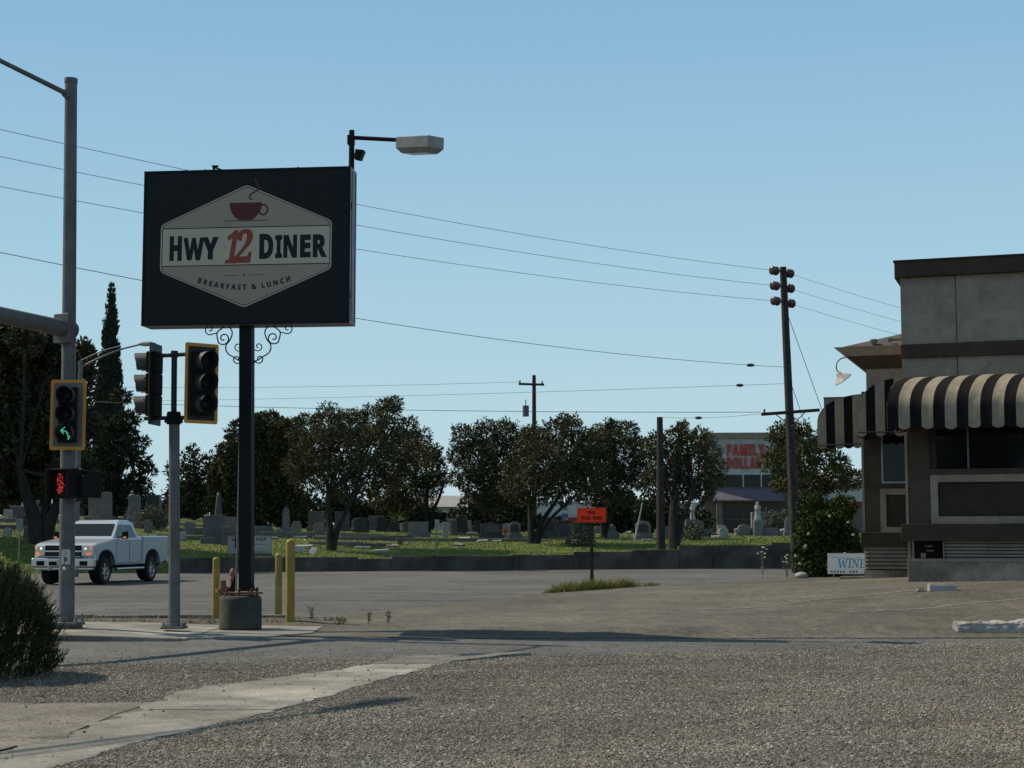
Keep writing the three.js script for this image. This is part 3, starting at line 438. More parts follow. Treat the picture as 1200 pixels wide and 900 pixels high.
// ---------------------------------------------------------------- pickup truck (front is +z)
{
  const t = thing('pickup_truck', 'white four-door pickup truck waiting at the corner with amber lamps', 'truck', [-13.24, 0, -52.6], R(-10));
  const paint = new THREE.MeshPhysicalMaterial({ color: rgb(.40, .44, .49), roughness: .3, clearcoat: .8, clearcoatRoughness: .12 });
  const chrome = mat([.55, .55, .56], .22, { metalness: .9 }), blk = M.blackMatte, tyreM = mat([.018, .018, .018], .9), glass = new THREE.MeshPhysicalMaterial({ color: rgb(.018, .024, .028), roughness: .05, specularIntensity: .8 });
  const amber = new THREE.MeshStandardMaterial({ color: rgb(.6, .2, .03), roughness: .3, emissive: rgb(1, .25, .04), emissiveIntensity: .55 }), lampGlass = mat([.6, .6, .6], .12, { metalness: .4 });
  const fa = 1.85, ra = -1.80, hw = 1.0;
  const s = new THREE.Shape();   // side profile, (z, y)
  s.moveTo(2.72, .78); s.lineTo(2.76, 1.0); s.lineTo(2.70, 1.20); s.quadraticCurveTo(2.6, 1.27, 2.3, 1.31); s.lineTo(1.22, 1.43); s.lineTo(-.92, 1.43); s.lineTo(-.94, 1.50); s.lineTo(-3.12, 1.50); s.lineTo(-3.16, .80);
  s.lineTo(-3.05, .66); s.lineTo(ra - .60, .60); s.quadraticCurveTo(ra - .58, 1.03, ra, 1.05); s.quadraticCurveTo(ra + .58, 1.03, ra + .60, .58); s.lineTo(fa - .60, .58); s.quadraticCurveTo(fa - .58, 1.03, fa, 1.05); s.quadraticCurveTo(fa + .56, 1.03, fa + .58, .72); s.closePath();
  const bg = extr(s, 2 * hw - .12, .06, { bevelSegments: 4, curveSegments: 14 }); bg.rotateY(-PI / 2); bg.translate(hw - .06, 0, 0);
  const pa = bg.attributes.position; for (let i = 0; i < pa.count; i++) { const y = pa.getY(i), z = pa.getZ(i); if (z > 2.69) pa.setX(i, pa.getX(i) * .955); } bg.computeVertexNormals();
  const body = obj('body', bg, paint, t);
  obj('bed_floor', box(1.6, .02, 2.0, 0, 1.503, -2.02), blk, body);
  // cab
  const P = []; for (const sx of [-1, 1]) { P.push([.88 * sx, 1.40, 1.20], [.88 * sx, 1.40, -.90], [.70 * sx, 1.97, .38], [.70 * sx, 1.97, -.55], [.66 * sx, 2.01, .20], [.66 * sx, 2.01, -.42], [.74 * sx, 1.90, -.68], [.74 * sx, 1.92, .50]); }
  const cab = obj('cab', new ConvexGeometry(P.map(p => V(...p))), paint, t);
  const quad = (a, b, c, d, off) => { const A = V(...a), n = V(...b).sub(A).cross(V(...d).sub(A)).normalize().multiplyScalar(off); const q = [a, b, c, d].map(p => V(...p).add(n)); const g = new THREE.BufferGeometry(); g.setAttribute('position', new THREE.Float32BufferAttribute([q[0], q[1], q[2], q[0], q[2], q[3]].flatMap(v => [v.x, v.y, v.z]), 3)); g.computeVertexNormals(); return g; };
  obj('windshield', quad([-.80, 1.45, 1.11], [.80, 1.45, 1.11], [.68, 1.875, .575], [-.68, 1.875, .575], .012), glass, t);
  for (const sx of [1, -1]) {
    const side = (z0, z1, zt0, zt1) => { const x = y => sx * (.88 - (y - 1.40) * .28); const a = [x(1.45), 1.45, z0], b = [x(1.45), 1.45, z1], c = [x(1.85), 1.85, zt1], d = [x(1.85), 1.85, zt0]; return sx > 0 ? quad(a, b, c, d, .012) : quad(b, a, d, c, .012); };
    obj('side_window', side(.95, .18, .50, .16), glass, t); obj('side_window', side(.10, -.70, .09, -.48), glass, t);
    const dr = obj('door', box(.012, .66, .98, sx * (hw - .004), .99, .65), paint, t); obj('door_handle', rbox(.03, .035, .17, .01, sx * (hw + .012), 1.25, .30), paint, dr);
    const d2 = obj('door', box(.012, .66, .84, sx * (hw - .004), .99, -.34), paint, t); obj('door_handle', rbox(.03, .035, .17, .01, sx * (hw + .012), 1.25, -.58), paint, d2);
    obj('door_gap', [box(.012, .70, .014, sx * hw, 1.0, 1.16), box(.012, .72, .014, sx * hw, 1.0, .13), box(.012, .70, .014, sx * hw, 1.0, -.80), box(.012, .014, 1.96, sx * hw, .645, .18)], blk, t); obj('bed_gap', box(.014, .80, .022, sx * hw, 1.08, -.93), blk, t);
    const mir = obj('mirror', [rbox(.19, .24, .10, .03, sx * 1.16, 1.52, .86), bar([sx * .92, 1.46, .9], [sx * 1.1, 1.47, .88], .025)], blk, t); obj('turn_lamp', rbox(.10, .05, .012, .005, sx * 1.17, 1.45, .915), amber, mir);
    obj('running_board', bar([sx * .98, .46, 1.1], [sx * .98, .46, -1.05], .05, .05, 10), chrome, t);
    const hl = obj('headlight', rbox(.36, .33, .10, .03, sx * .77, 1.04, 2.735, 0, sx * .18, 0), lampGlass, t);
    obj('amber_lamp', [rbox(.16, .08, .03, .01, sx * .82, .95, 2.785, 0, sx * .2, 0), rbox(.08, .07, .03, .01, sx * .89, 1.12, 2.775, 0, sx * .2, 0)], amber, hl);
    obj('headlight_bulb', at(new THREE.SphereGeometry(.045, 12, 8), sx * .72, 1.11, 2.775), new THREE.MeshStandardMaterial({ color: rgb(.9, .85, .7), roughness: .2, emissive: rgb(1, .85, .6), emissiveIntensity: .8 }), hl);
    obj('fog_lamp', rbox(.26, .14, .03, .01, sx * .70, .665, 2.865), blk, t);
    obj('tail_lamp', rbox(.05, .36, .08, .01, sx * .96, 1.25, -3.14), mat([.35, .02, .02], .3), t);
    obj('tow_hook', at(new THREE.TorusGeometry(.045, .016, 6, 12), sx * .42, .50, 2.85), chrome, t);
    obj('arch_gap_shade', [tube(range(0, PI, 14).map(a => [sx * (hw + .005), .55 + .49 * Math.sin(a), fa + .57 * Math.cos(a)]), .022, 28, 6), tube(range(0, PI, 14).map(a => [sx * (hw + .005), .55 + .49 * Math.sin(a), ra + .57 * Math.cos(a)]), .016, 28, 6)], blk, t);  // black tubes stand in for the shaded gap between fender and wheel
    for (const az of [fa, ra]) {
      const w = new THREE.Group(); w.name = 'wheel'; w.position.set(sx * .86, .41, az); w.rotation.y = sx > 0 ? 0 : PI; t.add(w);
      obj('tyre', at(new THREE.LatheGeometry([[.26, -.12], [.36, -.135], [.40, -.11], [.41, -.06], [.41, .06], [.40, .11], [.36, .135], [.26, .12]].map(p => new THREE.Vector2(...p)), 36), 0, 0, 0, 0, 0, PI / 2), tyreM, w);
      const rim = obj('rim', at(new THREE.LatheGeometry([[.265, .11], [.25, .10], [.24, .05], [.10, .06], [.07, .09], [0, .09]].map(p => new THREE.Vector2(...p)), 30), 0, 0, 0, 0, 0, -PI / 2), mat([.42, .42, .43], .3, { metalness: .8 }), w);
      for (let k = 0; k < 6; k++) { const a = k * PI / 3; obj('spoke', rbox(.03, .19, .07, .01, .075, .155 * Math.cos(a), .155 * Math.sin(a), a), mat([.5, .5, .51], .25, { metalness: .85 }), rim); obj('spoke_gap', rbox(.012, .10, .10, .01, .060, .18 * Math.cos(a + .52), .18 * Math.sin(a + .52), a + .52), blk, rim); }
    }
    obj('arch_liner', [cyl(.52, .52, .3, sx * .78, .56, fa, 20, 0, 0, PI / 2), cyl(.52, .52, .3, sx * .78, .56, ra, 20, 0, 0, PI / 2)], blk, t);
  }
  obj('chassis', [box(1.5, .22, 5.4, 0, .60, -.2), box(1.7, .12, 1.0, 0, .56, 2.2)], blk, t);
  const gr = obj('grille', rbox(1.18, .38, .06, .02, 0, 1.02, 2.765), blk, t);
  obj('grille_bar', rbox(1.2, .06, .05, .015, 0, 1.03, 2.80), chrome, gr); obj('grille_bar', rbox(1.5, .035, .05, .01, 0, 1.195, 2.72), paint, gr); obj('grille_bar', rbox(1.16, .03, .04, .01, 0, .865, 2.79), chrome, gr);
  for (const y of [1.13, .94]) obj('grille_slat', box(1.1, .022, .03, 0, y, 2.795), mat([.06, .06, .065], .5), gr);
  obj('badge', rbox(.2, .06, .02, .01, 0, 1.035, 2.83), mat([.5, .38, .1], .4, { metalness: .6 }), gr);
  const bp = obj('front_bumper', [rbox(2.04, .30, .26, .06, 0, .68, 2.74), rbox(1.9, .10, .2, .04, 0, .50, 2.70)], chrome, t);
  obj('bumper_intake', rbox(.86, .13, .04, .02, 0, .66, 2.862), blk, bp); obj('plate', rbox(.32, .16, .012, .004, 0, .70, 2.89), M.white, bp);
  obj('rear_bumper', rbox(1.98, .18, .2, .03, 0, .68, -3.22), chrome, t);
  obj('roof_antenna', extr(shapeOf([[-.06, 0], [.06, 0], [-.04, .08]]), .03, .004).rotateY(PI / 2).translate(.3, 2.01, -.2), blk, t);
}
// ---------------------------------------------------------------- diner (local x runs along its front, z points out of it)
{
  const t = thing('diner_building', 'cream and brown diner with raised front, louvred base and striped awnings', 'building', [8.02, 0, -33.0], R(-19));
  const W = 9, win = M.glassDark;
  // body: back wall panels carry everything; front at z = 0
  obj('core', [box(W - .1, 6.9, 6, W / 2 + .06, 3.45, -3.40), box(1.6, 4.6, 5.4, -.22, 2.3 - .0, -4.52)], M.panel, t);
  // upper cladding panels with open joints
  const seams = [0, 1.06, 3.5, 6.0, 9];
  for (const [y0, y1] of [[5.40, 6.78], [4.1, 5.12]]) for (let i = 0; i < 4; i++) obj('cladding_panel', rbox(seams[i + 1] - seams[i] - .014, y1 - y0, .05, .006, (seams[i] + seams[i + 1]) / 2, (y0 + y1) / 2, -.03), i % 2 ? M.panel : worn([.35, .287, .226], .9), t);
  obj('corner_trim', box(.05, 3.0, .06, -.012, 5.4, -.03), M.cream, t);
  obj('parapet_fascia', [rbox(W + .16, .32, .30, .01, W / 2 - .05, 6.94, -.02), box(.3, .32, 6, -.0, 6.94, -3.0)], M.brown, t);
  obj('parapet_cap', box(W + .22, .03, .36, W / 2 - .05, 7.115, -.02), M.brownDark, t);
  obj('belt_band', [rbox(W + .06, .285, .12, .008, W / 2 - .02, 5.26, -.0)], M.brown, t);
  // storefront under the awning
  obj('pier', box(.44, 2.5, .10, .24, 2.9, -.03), M.brownPanel, t);
  obj('pier_trim', box(.05, 2.45, .12, 0.005, 2.95, -.02), M.cream, t);
  obj('sill', box(W - .46, .12, .10, .46 + (W - .46) / 2, 2.785, -.02), M.brownPanel, t);
  const wn = obj('window', box(W - .62, 1.4, .02, .60 + (W - .62) / 2, 3.55, -.06), win, t);
  for (const x of [1.22, 3.1, 5.0, 7.0]) obj('mullion', box(.035, 1.4, .04, x, 3.55, -.035), mat([.13, .13, .135], .5), wn);
  obj('window_frame', [box(.14, 1.4, .05, .53, 3.55, -.04)], M.brownDark, wn);
  // framed brown apron panels
  const frame = (x0, x1, y0, y1, b, z, par) => [box(x1 - x0, b, .07, (x0 + x1) / 2, y1 - b / 2, z), box(x1 - x0, b, .07, (x0 + x1) / 2, y0 + b / 2, z), box(b, y1 - y0 - 2 * b, .07, x0 + b / 2, (y0 + y1) / 2, z), box(b, y1 - y0 - 2 * b, .07, x1 - b / 2, (y0 + y1) / 2, z)];
  obj('apron_panel', box(3.5, .72, .02, .64 + 1.75, 2.22, -.075), M.brownDark, t);
  obj('apron_frame', frame(.47, 4.2, 1.745, 2.725, .145, -.01), M.cream, t);
  obj('apron_panel', box(3.9, .72, .02, 6.4, 2.22, -.075), M.brownDark, t);
  obj('apron_frame', frame(4.4, 8.6, 1.745, 2.725, .145, -.01), M.cream, t);
  obj('base_band', rbox(W + .16, .345, .12, .008, W / 2 - .04, 1.57, .02), M.brown, t);
  obj('base_return', box(.5, 2.2, 1.2, .28, .9, -1.0), M.brownPanel, t);
  // louvre slats over a concrete plinth, with an access hole
  obj('louvre_back', box(W - .75, .44, .02, .72 + (W - .75) / 2, 1.21, -.10), M.blackMatte, t);
  for (let k = 0; k < 6; k++) obj('louvre_slat', box(W - .76, .046, .045, .73 + (W - .76) / 2, 1.372 - k * .068, -.05, -.35), M.slat, t);
  obj('access_frame', [box(.03, .42, .14, .10, 1.22, -.04), box(.03, .42, .12, .70, 1.22, -.06), box(.05, .42, .05, .02, 1.22, -.03)], M.slat, t);
  obj('access_back', box(.6, .42, .02, .4, 1.22, -.30), M.blackMatte, t);
  obj('access_shelf', [box(.14, .02, .08, .40, 1.29, -.2), box(.14, .02, .08, .42, 1.2, -.2), box(.1, .1, .06, .28, 1.10, -.22)], M.slat, t);
  obj('plinth', rbox(W + .02, 1.28, .2, .015, W / 2 + .0, .38, -.03), M.baseW, t);
  obj('plinth_cap', box(W + .04, .06, .24, W / 2, 1.01, -.03), M.slat, t);
  // recessed side bay
  const z = -1.6, x0 = -1.06, X1 = .05;
  obj('bay_wall', box(X1 - x0, 3.4, .10, (x0 + X1) / 2, 2.9, z - .05), M.brownPanel, t);
  obj('bay_trim', box(.05, 2.3, .13, x0 - .0, 2.75, z - .05), M.cream, t);
  const bw = obj('window', box(.60, 1.0, .02, -.34, 3.15, z + .005), win, t);
  obj('window_frame', [box(.035, 1.02, .05, -.645, 3.15, z + .02), box(.66, .035, .05, -.33, 2.635, z + .02)], mat([.30, .32, .34], .4, { metalness: .3 }), bw);
  obj('apron_panel', box(.56, .66, .02, -.28, 2.03, z + .01), M.brownDark, t);
  obj('apron_frame', frame(-.70, .04, 1.565, 2.50, .125, z + .04), M.cream, t);
  obj('base_band', rbox(X1 - x0 + .06, .31, .12, .008, (x0 + X1) / 2 - .03, 1.42, z + .02), M.brown, t);
  obj('louvre_back', box(X1 - x0, .56, .02, (x0 + X1) / 2, 1.0, z - .04), M.blackMatte, t);
  for (let k = 0; k < 6; k++) obj('louvre_slat', box(X1 - x0 - .01, .058, .05, (x0 + X1) / 2, 1.235 - k * .083, z + .01, -.35), M.slat, t);
  obj('plinth', box(X1 - x0 + .02, .9, .12, (x0 + X1) / 2, .32, z - .0), M.baseW, t);
  obj('threshold', box(.5, .06, .3, -1.35, .60, z - .2), M.slat, t);
  // awnings: one cloth strip per stripe
  const strip = (prof, x, w, scal) => { // prof: [z, y] from wall to front hem ; scalloped hem
    const P = [], I = [], n = prof.length, m = 6;
    for (let j = 0; j <= m; j++) { const u = j / m; for (let i = 0; i < n; i++) { const hem = i === n - 1 ? -scal * Math.sin(PI * u) : 0; const billow = .012 * Math.sin(i / n * PI) * Math.sin(PI * u); P.push(x + (u - .5) * w, prof[i][1] + hem, prof[i][0] - billow); } }
    for (let j = 0; j < m; j++) for (let i = 0; i < n - 1; i++) { const a = j * n + i; I.push(a, a + 1, a + n, a + n, a + 1, a + n + 1); }
    const g = new THREE.BufferGeometry(); g.setAttribute('position', new THREE.Float32BufferAttribute(P, 3)); g.setIndex(I); g.computeVertexNormals(); return g;
  };
  const raked = (g, k) => { const p = g.attributes.position; for (let i = 0; i < p.count; i++) { const x = p.getX(i), y = p.getY(i), z = p.getZ(i), w = Math.min(1, z / .3), sag = w * (.035 * fbm(x * 1.1, y * 1.6, 3) + .02 * fbm(x * 4, y * 3, 8)); p.setXYZ(i, x - k * z, y + sag, z + sag * .8); } if (g.index) g.computeVertexNormals(); return g; };
  const profile = (d, yT, yS, yB) => [...range(0, PI / 2, 14).map(a => [d * Math.sin(a), yS + (yT - yS) * Math.cos(a)]), [d + .004, (yS + yB) / 2], [d, yB]];
  function awning(d, yT, yS, yB, L, sw, pos, turn, endLeft, endRight, rake = 0) {
    const a = new THREE.Group(); a.name = 'awning'; a.position.set(...pos); a.rotation.y = turn; t.add(a);
    const pr = profile(d, yT, yS, yB), n = Math.round(L / sw), cache = strip(pr, 0, sw * .999, .045);
    for (let k = 0; k < n; k++) { const g = raked(cache.clone().translate((k + .5) * sw, 0, 0), rake / d); obj('awning_stripe', g, k % 2 ? M.awnTan : M.awnBlack, a); }
    for (const [on, x] of [[endLeft, .004], [endRight, n * sw - .004]]) if (on) { // end cheek in vertical stripes
      const e = .19, m = Math.ceil(d / e);
      for (let k = 0; k < m; k++) { const z0 = k * e, z1 = Math.min(d, z0 + e), top = zz => yS + (yT - yS) * Math.sqrt(Math.max(0, 1 - (zz / d) ** 2)); const pts = [[z0, yB]]; for (let i = 1; i < 6; i++) pts.push([z0 + (z1 - z0) * i / 6, yB - .04 * Math.sin(PI * i / 6)]); pts.push([z1, yB]); for (let i = 0; i <= 6; i++) { const zz = z1 + (z0 - z1) * i / 6; pts.push([zz, top(zz)]); } const g = extr(shapeOf(pts), .006); g.rotateY(-PI / 2); g.translate(x + .003, 0, 0); raked(g, rake / d); obj('awning_cheek', g, k % 2 ? M.awnBlack : M.awnTan, a); }
    }
    obj('awning_frame', [bar([0, yB + .05, d - .03], [n * sw, yB + .05, d - .03], .014), bar([n * sw, yB + .05, .02], [n * sw, yB + .05, d - .03], .014)].map(g => raked(g, rake / d)), M.darkMetal, a);
    return a;
  }
  awning(1.15, 4.72, 4.02, 3.62, 9.0, .222, [.10, 0, .02], 0, true, true, .34);
  awning(.95, 4.72, 4.08, 3.56, 1.6, .2, [-.015, 0, -1.6], R(-90), false, true);
  awning(.95, 4.55, 3.95, 3.42, 3.0, .2, [-1.07, 0, -4.62], R(-90), false, true);
  // taller block behind with deep cornice and hipped roof
  const bz = -5.9, bx = -1.45;
  obj('rear_block', box(6, 5.6, 6, bx + 3.0, 2.8, bz - 3.0), worn([.36, .325, .275], .88), t);
  const cornice = (inset, y0, y1, o0, o1) => { const P = []; for (const [y, o] of [[y0, o0], [y1, o1]]) for (const [a, b] of [[bx - o, bz + o], [bx + 6 + o, bz + o], [bx + 6 + o, bz - 6 - o], [bx - o, bz - 6 - o]]) P.push(V(a, y, b)); return new ConvexGeometry(P); };
  obj('soffit', cornice(0, 5.52, 5.80, .06, .42), M.brownPanel, t);
  obj('cornice', cornice(0, 5.80, 6.0, .44, .68), worn([.40, .36, .30], .85), t);
  obj('roof', (() => { const P = []; for (const [a, b] of [[bx - .55, bz + .55], [bx + 6.5, bz + .55], [bx + 6.5, bz - 6.5], [bx - .55, bz - 6.5]]) P.push(V(a, 6.005, b)); P.push(V(bx + 3, 7.1, bz - 2.5), V(bx + 3, 7.1, bz - 3.5)); return new ConvexGeometry(P); })(), M.roofing, t);
  for (let k = 1; k < 5; k++) obj('roof_course', box(3.2 - k * .5, .02, .06, bx + 1.6 + k * .3, 6.03 + k * .19, bz + .55 - k * .52, .35), M.roofing, t);
  obj('roof_flood', [lathe([[0, 0], [.05, .02], [.10, .12], [.08, .14], [0, .1]], 14, bx + .25, 6.05, bz + .42), lathe([[0, 0], [.03, .02], [.07, .1], [.05, .11], [0, .08]], 14, bx + .62, 6.10, bz + .40)], M.galvPlain, t);
  // gooseneck lamp
  const gl = new THREE.Group(); gl.name = 'gooseneck_lamp'; gl.position.set(bx - .45, 5.72, bz + .75); t.add(gl);
  obj('neck', tube([[.02, .05, -.3], [-.06, .0, -.08], [-.14, -.12, .04], [-.14, -.28, .06], [-.06, -.36, .06]], .016, 24, 8), M.galvPlain, gl);
  obj('shade', at(lathe([[.02, .16], [.06, .14], [.09, .06], [.22, -.04], [.235, -.07], [.225, -.07], [.08, .03], [.04, .10], [.0, .12]], 24), -.03, -.47, .08, .35, 0, .55), worn([.62, .60, .55], .45), gl);
  obj('side_box', [rbox(.46, .24, .3, .01, -2.04, 4.60, -4.58), box(.48, .02, .32, -2.04, 4.73, -4.58), bar([-1.9, 4.55, -4.58], [-.9, 4.5, -4.58], .03)], mat([.12, .12, .125], .6), t);
}
{
  const y = lotH(8.1, -30.9);
  const t = thing('wheel_stop', 'short broken concrete wheel stop before the diner plinth', 'wheel stop', [8.1, y - .01, -30.9], R(4));
  obj('block', at(extr(shapeOf([[-.10, 0], [.10, 0], [.075, .10], [.05, .14], [-.05, .14], [-.075, .10]]), .50, .006), -.22, 0, 0, 0, PI / 2 - .05, 0), worn([.42, .40, .36], .92), t);
  obj('broken_end', new ConvexGeometry([V(-.30, 0, -.08), V(-.30, 0, .07), V(-.46, 0, .05), V(-.48, 0, -.05), V(-.32, .08, 0), V(-.42, .06, .02), V(-.38, .05, -.05)]), worn([.22, .21, .19], .95), t);
}
{
  const t = thing('white_kerb', 'broken kerb with flaking white paint at the edge of the lot', 'kerb', [8.08, lotH(8, -24.6) - .05, -24.6]);
  const r = rng(31);
  for (let k = 0; k < 3; k++) { const g = new THREE.BoxGeometry(k ? 1.5 : 1.36, .19, .26, 40, 5, 6); const p = g.attributes.position; for (let i = 0; i < p.count; i++) { const x = p.getX(i), y = p.getY(i), z = p.getZ(i); const n = fbm(x * 5 + k * 9, z * 7, y * 7), e = Math.abs(z) > .1 && y > .05 ? .72 : 1; p.setXYZ(i, x + .03 * n, (y * (1 + .5 * n) + .04 * n) * e, z * (1 + .5 * n) * (y > .05 ? .8 : 1)); } g.computeVertexNormals(); obj('kerb_piece', at(g, -.75 + k * 1.46, .10, -.03 * k, 0, .05 - .02 * k, .01), mat([.56, .52, .48], .92, { map: T_stain, bumpMap: T_gritB, bumpScale: .02 }), t); }
}
{ // yard sign beside the shrub
  const t = thing('yard_sign', 'small white yard sign with blue lettering between the shrub and the diner', 'sign', [7.36, lotH(7.4, -36.4), -36.2], R(-8));
  obj('panel', rbox(.86, .46, .02, .004, .08, .30, 0), M.white, t);
  obj('panel_print', at(new THREE.PlaneGeometry(.84, .44), .08, .30, .014), canvasMat(640, 336, (x, w, h) => { x.fillStyle = '#e9ecee'; x.fillRect(0, 0, w, h); x.fillStyle = '#4f9fd0'; fitText(x, 'WINE', 150, 620, 90, 240, 'bold', 'serif', -.1); x.strokeStyle = '#5aa5d2'; x.lineWidth = 9; x.beginPath(); x.moveTo(60, 75); x.bezierCurveTo(200, 40, 300, 110, 560, 60); x.stroke(); x.fillStyle = '#20242a'; for (let i = 0; i < 9; i++) if (i !== 5) x.fillRect(40 + i * 52, 290, 30, 26); }, .6), t, true);
  for (const s of [-1, 1]) obj('stake', bar([.08 + s * .3, 0, -.012], [.08 + s * .3, .3, -.012], .012), M.galvPlain, t);
}
// ---------------------------------------------------------------- buildings beyond the cemetery
const font = await new FontLoader().loadAsync('fonts/droid/droid_sans_bold.typeface.json');
{
  const y0 = 1.6, t = thing('store_building', 'two-storey white store with red letters and lavender awning behind the cemetery', 'building', [22.3, y0, -150], R(-3));
  const wht = worn([.50, .53, .56], .8), brick = worn([.20, .15, .13], .95);
  obj('wall', [box(9, 4.6, 8, 0, 6.65, -4)], wht, t);
  obj('parapet', box(9.4, .55, 8.4, 0, 9.15, -4), worn([.30, .25, .20], .9), t);
  const g = (s, y, nm) => { let x = -2.4; for (const c of s) { const q = new TextGeometry(c, { font, size: .98, depth: .14, curveSegments: 4, bevelEnabled: true, bevelSize: .05, bevelThickness: .02, bevelSegments: 1 }); q.computeBoundingBox(); const w = q.boundingBox.max.x - q.boundingBox.min.x; q.translate(-q.boundingBox.min.x, 0, 0); const k = s === 'FAMILY' ? .61 : .535; q.scale(k, 1, 1); obj('letter', at(q, x, y, .02), mat([.42, .035, .03], .5), t); x += w * k + .10; } };
  g('FAMILY', 7.35); g('DOLLAR', 6.15);
  for (let k = 0; k < 5; k++) { const w = obj('window', box(1.5, 1.15, .04, -3.4 + k * 1.65, 4.95, .02), M.glassDark, t); obj('window_frame', [box(.12, 1.15, .08, -3.4 + k * 1.65 + .82, 4.95, .04)], wht, w); }
  obj('awning', extr(shapeOf([[0, 0], [1.3, 0], [1.3, .12], [0, 1.25]]), 6.4).rotateY(-PI / 2).translate(2.7, 3.05, 0), worn([.165, .135, .175], .9), t);
  obj('lower_wall', [box(9, 4.4, .3, 0, 2.2, -.3), box(24, 1.2, 7, -16, .6, -4)], brick, t);
  for (let k = 0; k < 3; k++) for (const yy of [.75, 2.05]) obj('window', box(1.65, 1.2, .05, -1.9 + k * 1.8, yy, -.12), M.glassDark, t);
  for (const sx of [-1, 1]) obj('column', box(.5, 3.2, .5, sx * 3.2, 1.6, .6), brick, t);
  obj('wing_wall', [box(24, 1.4, 7.2, -16, 2.3, -4), box(12, 2.2, 7.2, 10, 3.9, -4)], worn([.55, .56, .57], .8), t);
  obj('wing_band', [box(24.1, .45, 7.3, -16, 1.39, -4), box(12.1, .5, 7.3, 10, 2.8, -4)], mat([.25, .03, .03], .7), t);
  obj('wing_base', box(12, 2.6, 7, 10, 1.3, -4), brick, t);
  obj('blue_sign', box(.6, .9, .2, -17.4, 1.5, .6), mat([.04, .09, .20], .6), t);
}
{
  const t = thing('low_building', 'low pale building with grey roof half hidden behind the trees', 'building', [-6.6, 1.7, -135], 0);
  obj('wall', box(13, 2.2, 6, 2, 1.1, -3), worn([.45, .45, .43], .85), t);
  obj('roof', extr(shapeOf([[-.4, 0], [6.4, 0], [3, 1.0]]), 13.8).rotateY(PI / 2).translate(-4.9, 2.2, 0), worn([.38, .38, .38], .8), t);
  for (const x of [-3, .5, 4]) { const w = obj('window', box(1.3, .9, .05, x, 1.3, .02), M.glassDark, t); obj('window_frame', [box(1.45, .08, .08, x, 1.79, .03), box(1.45, .08, .08, x, .81, .03)], M.white, w); }
}
{
  const t = thing('flat_roof_shed', 'small dark flat-roofed shed far beyond the loose tree', 'building', [-33, 1.8, -150], 0);
  obj('wall', box(8, 2.6, 5, 0, 1.3, 0), worn([.09, .08, .075], .9), t); obj('roof', box(8.6, .35, 5.6, 0, 2.77, 0), M.galvPlain, t);
}
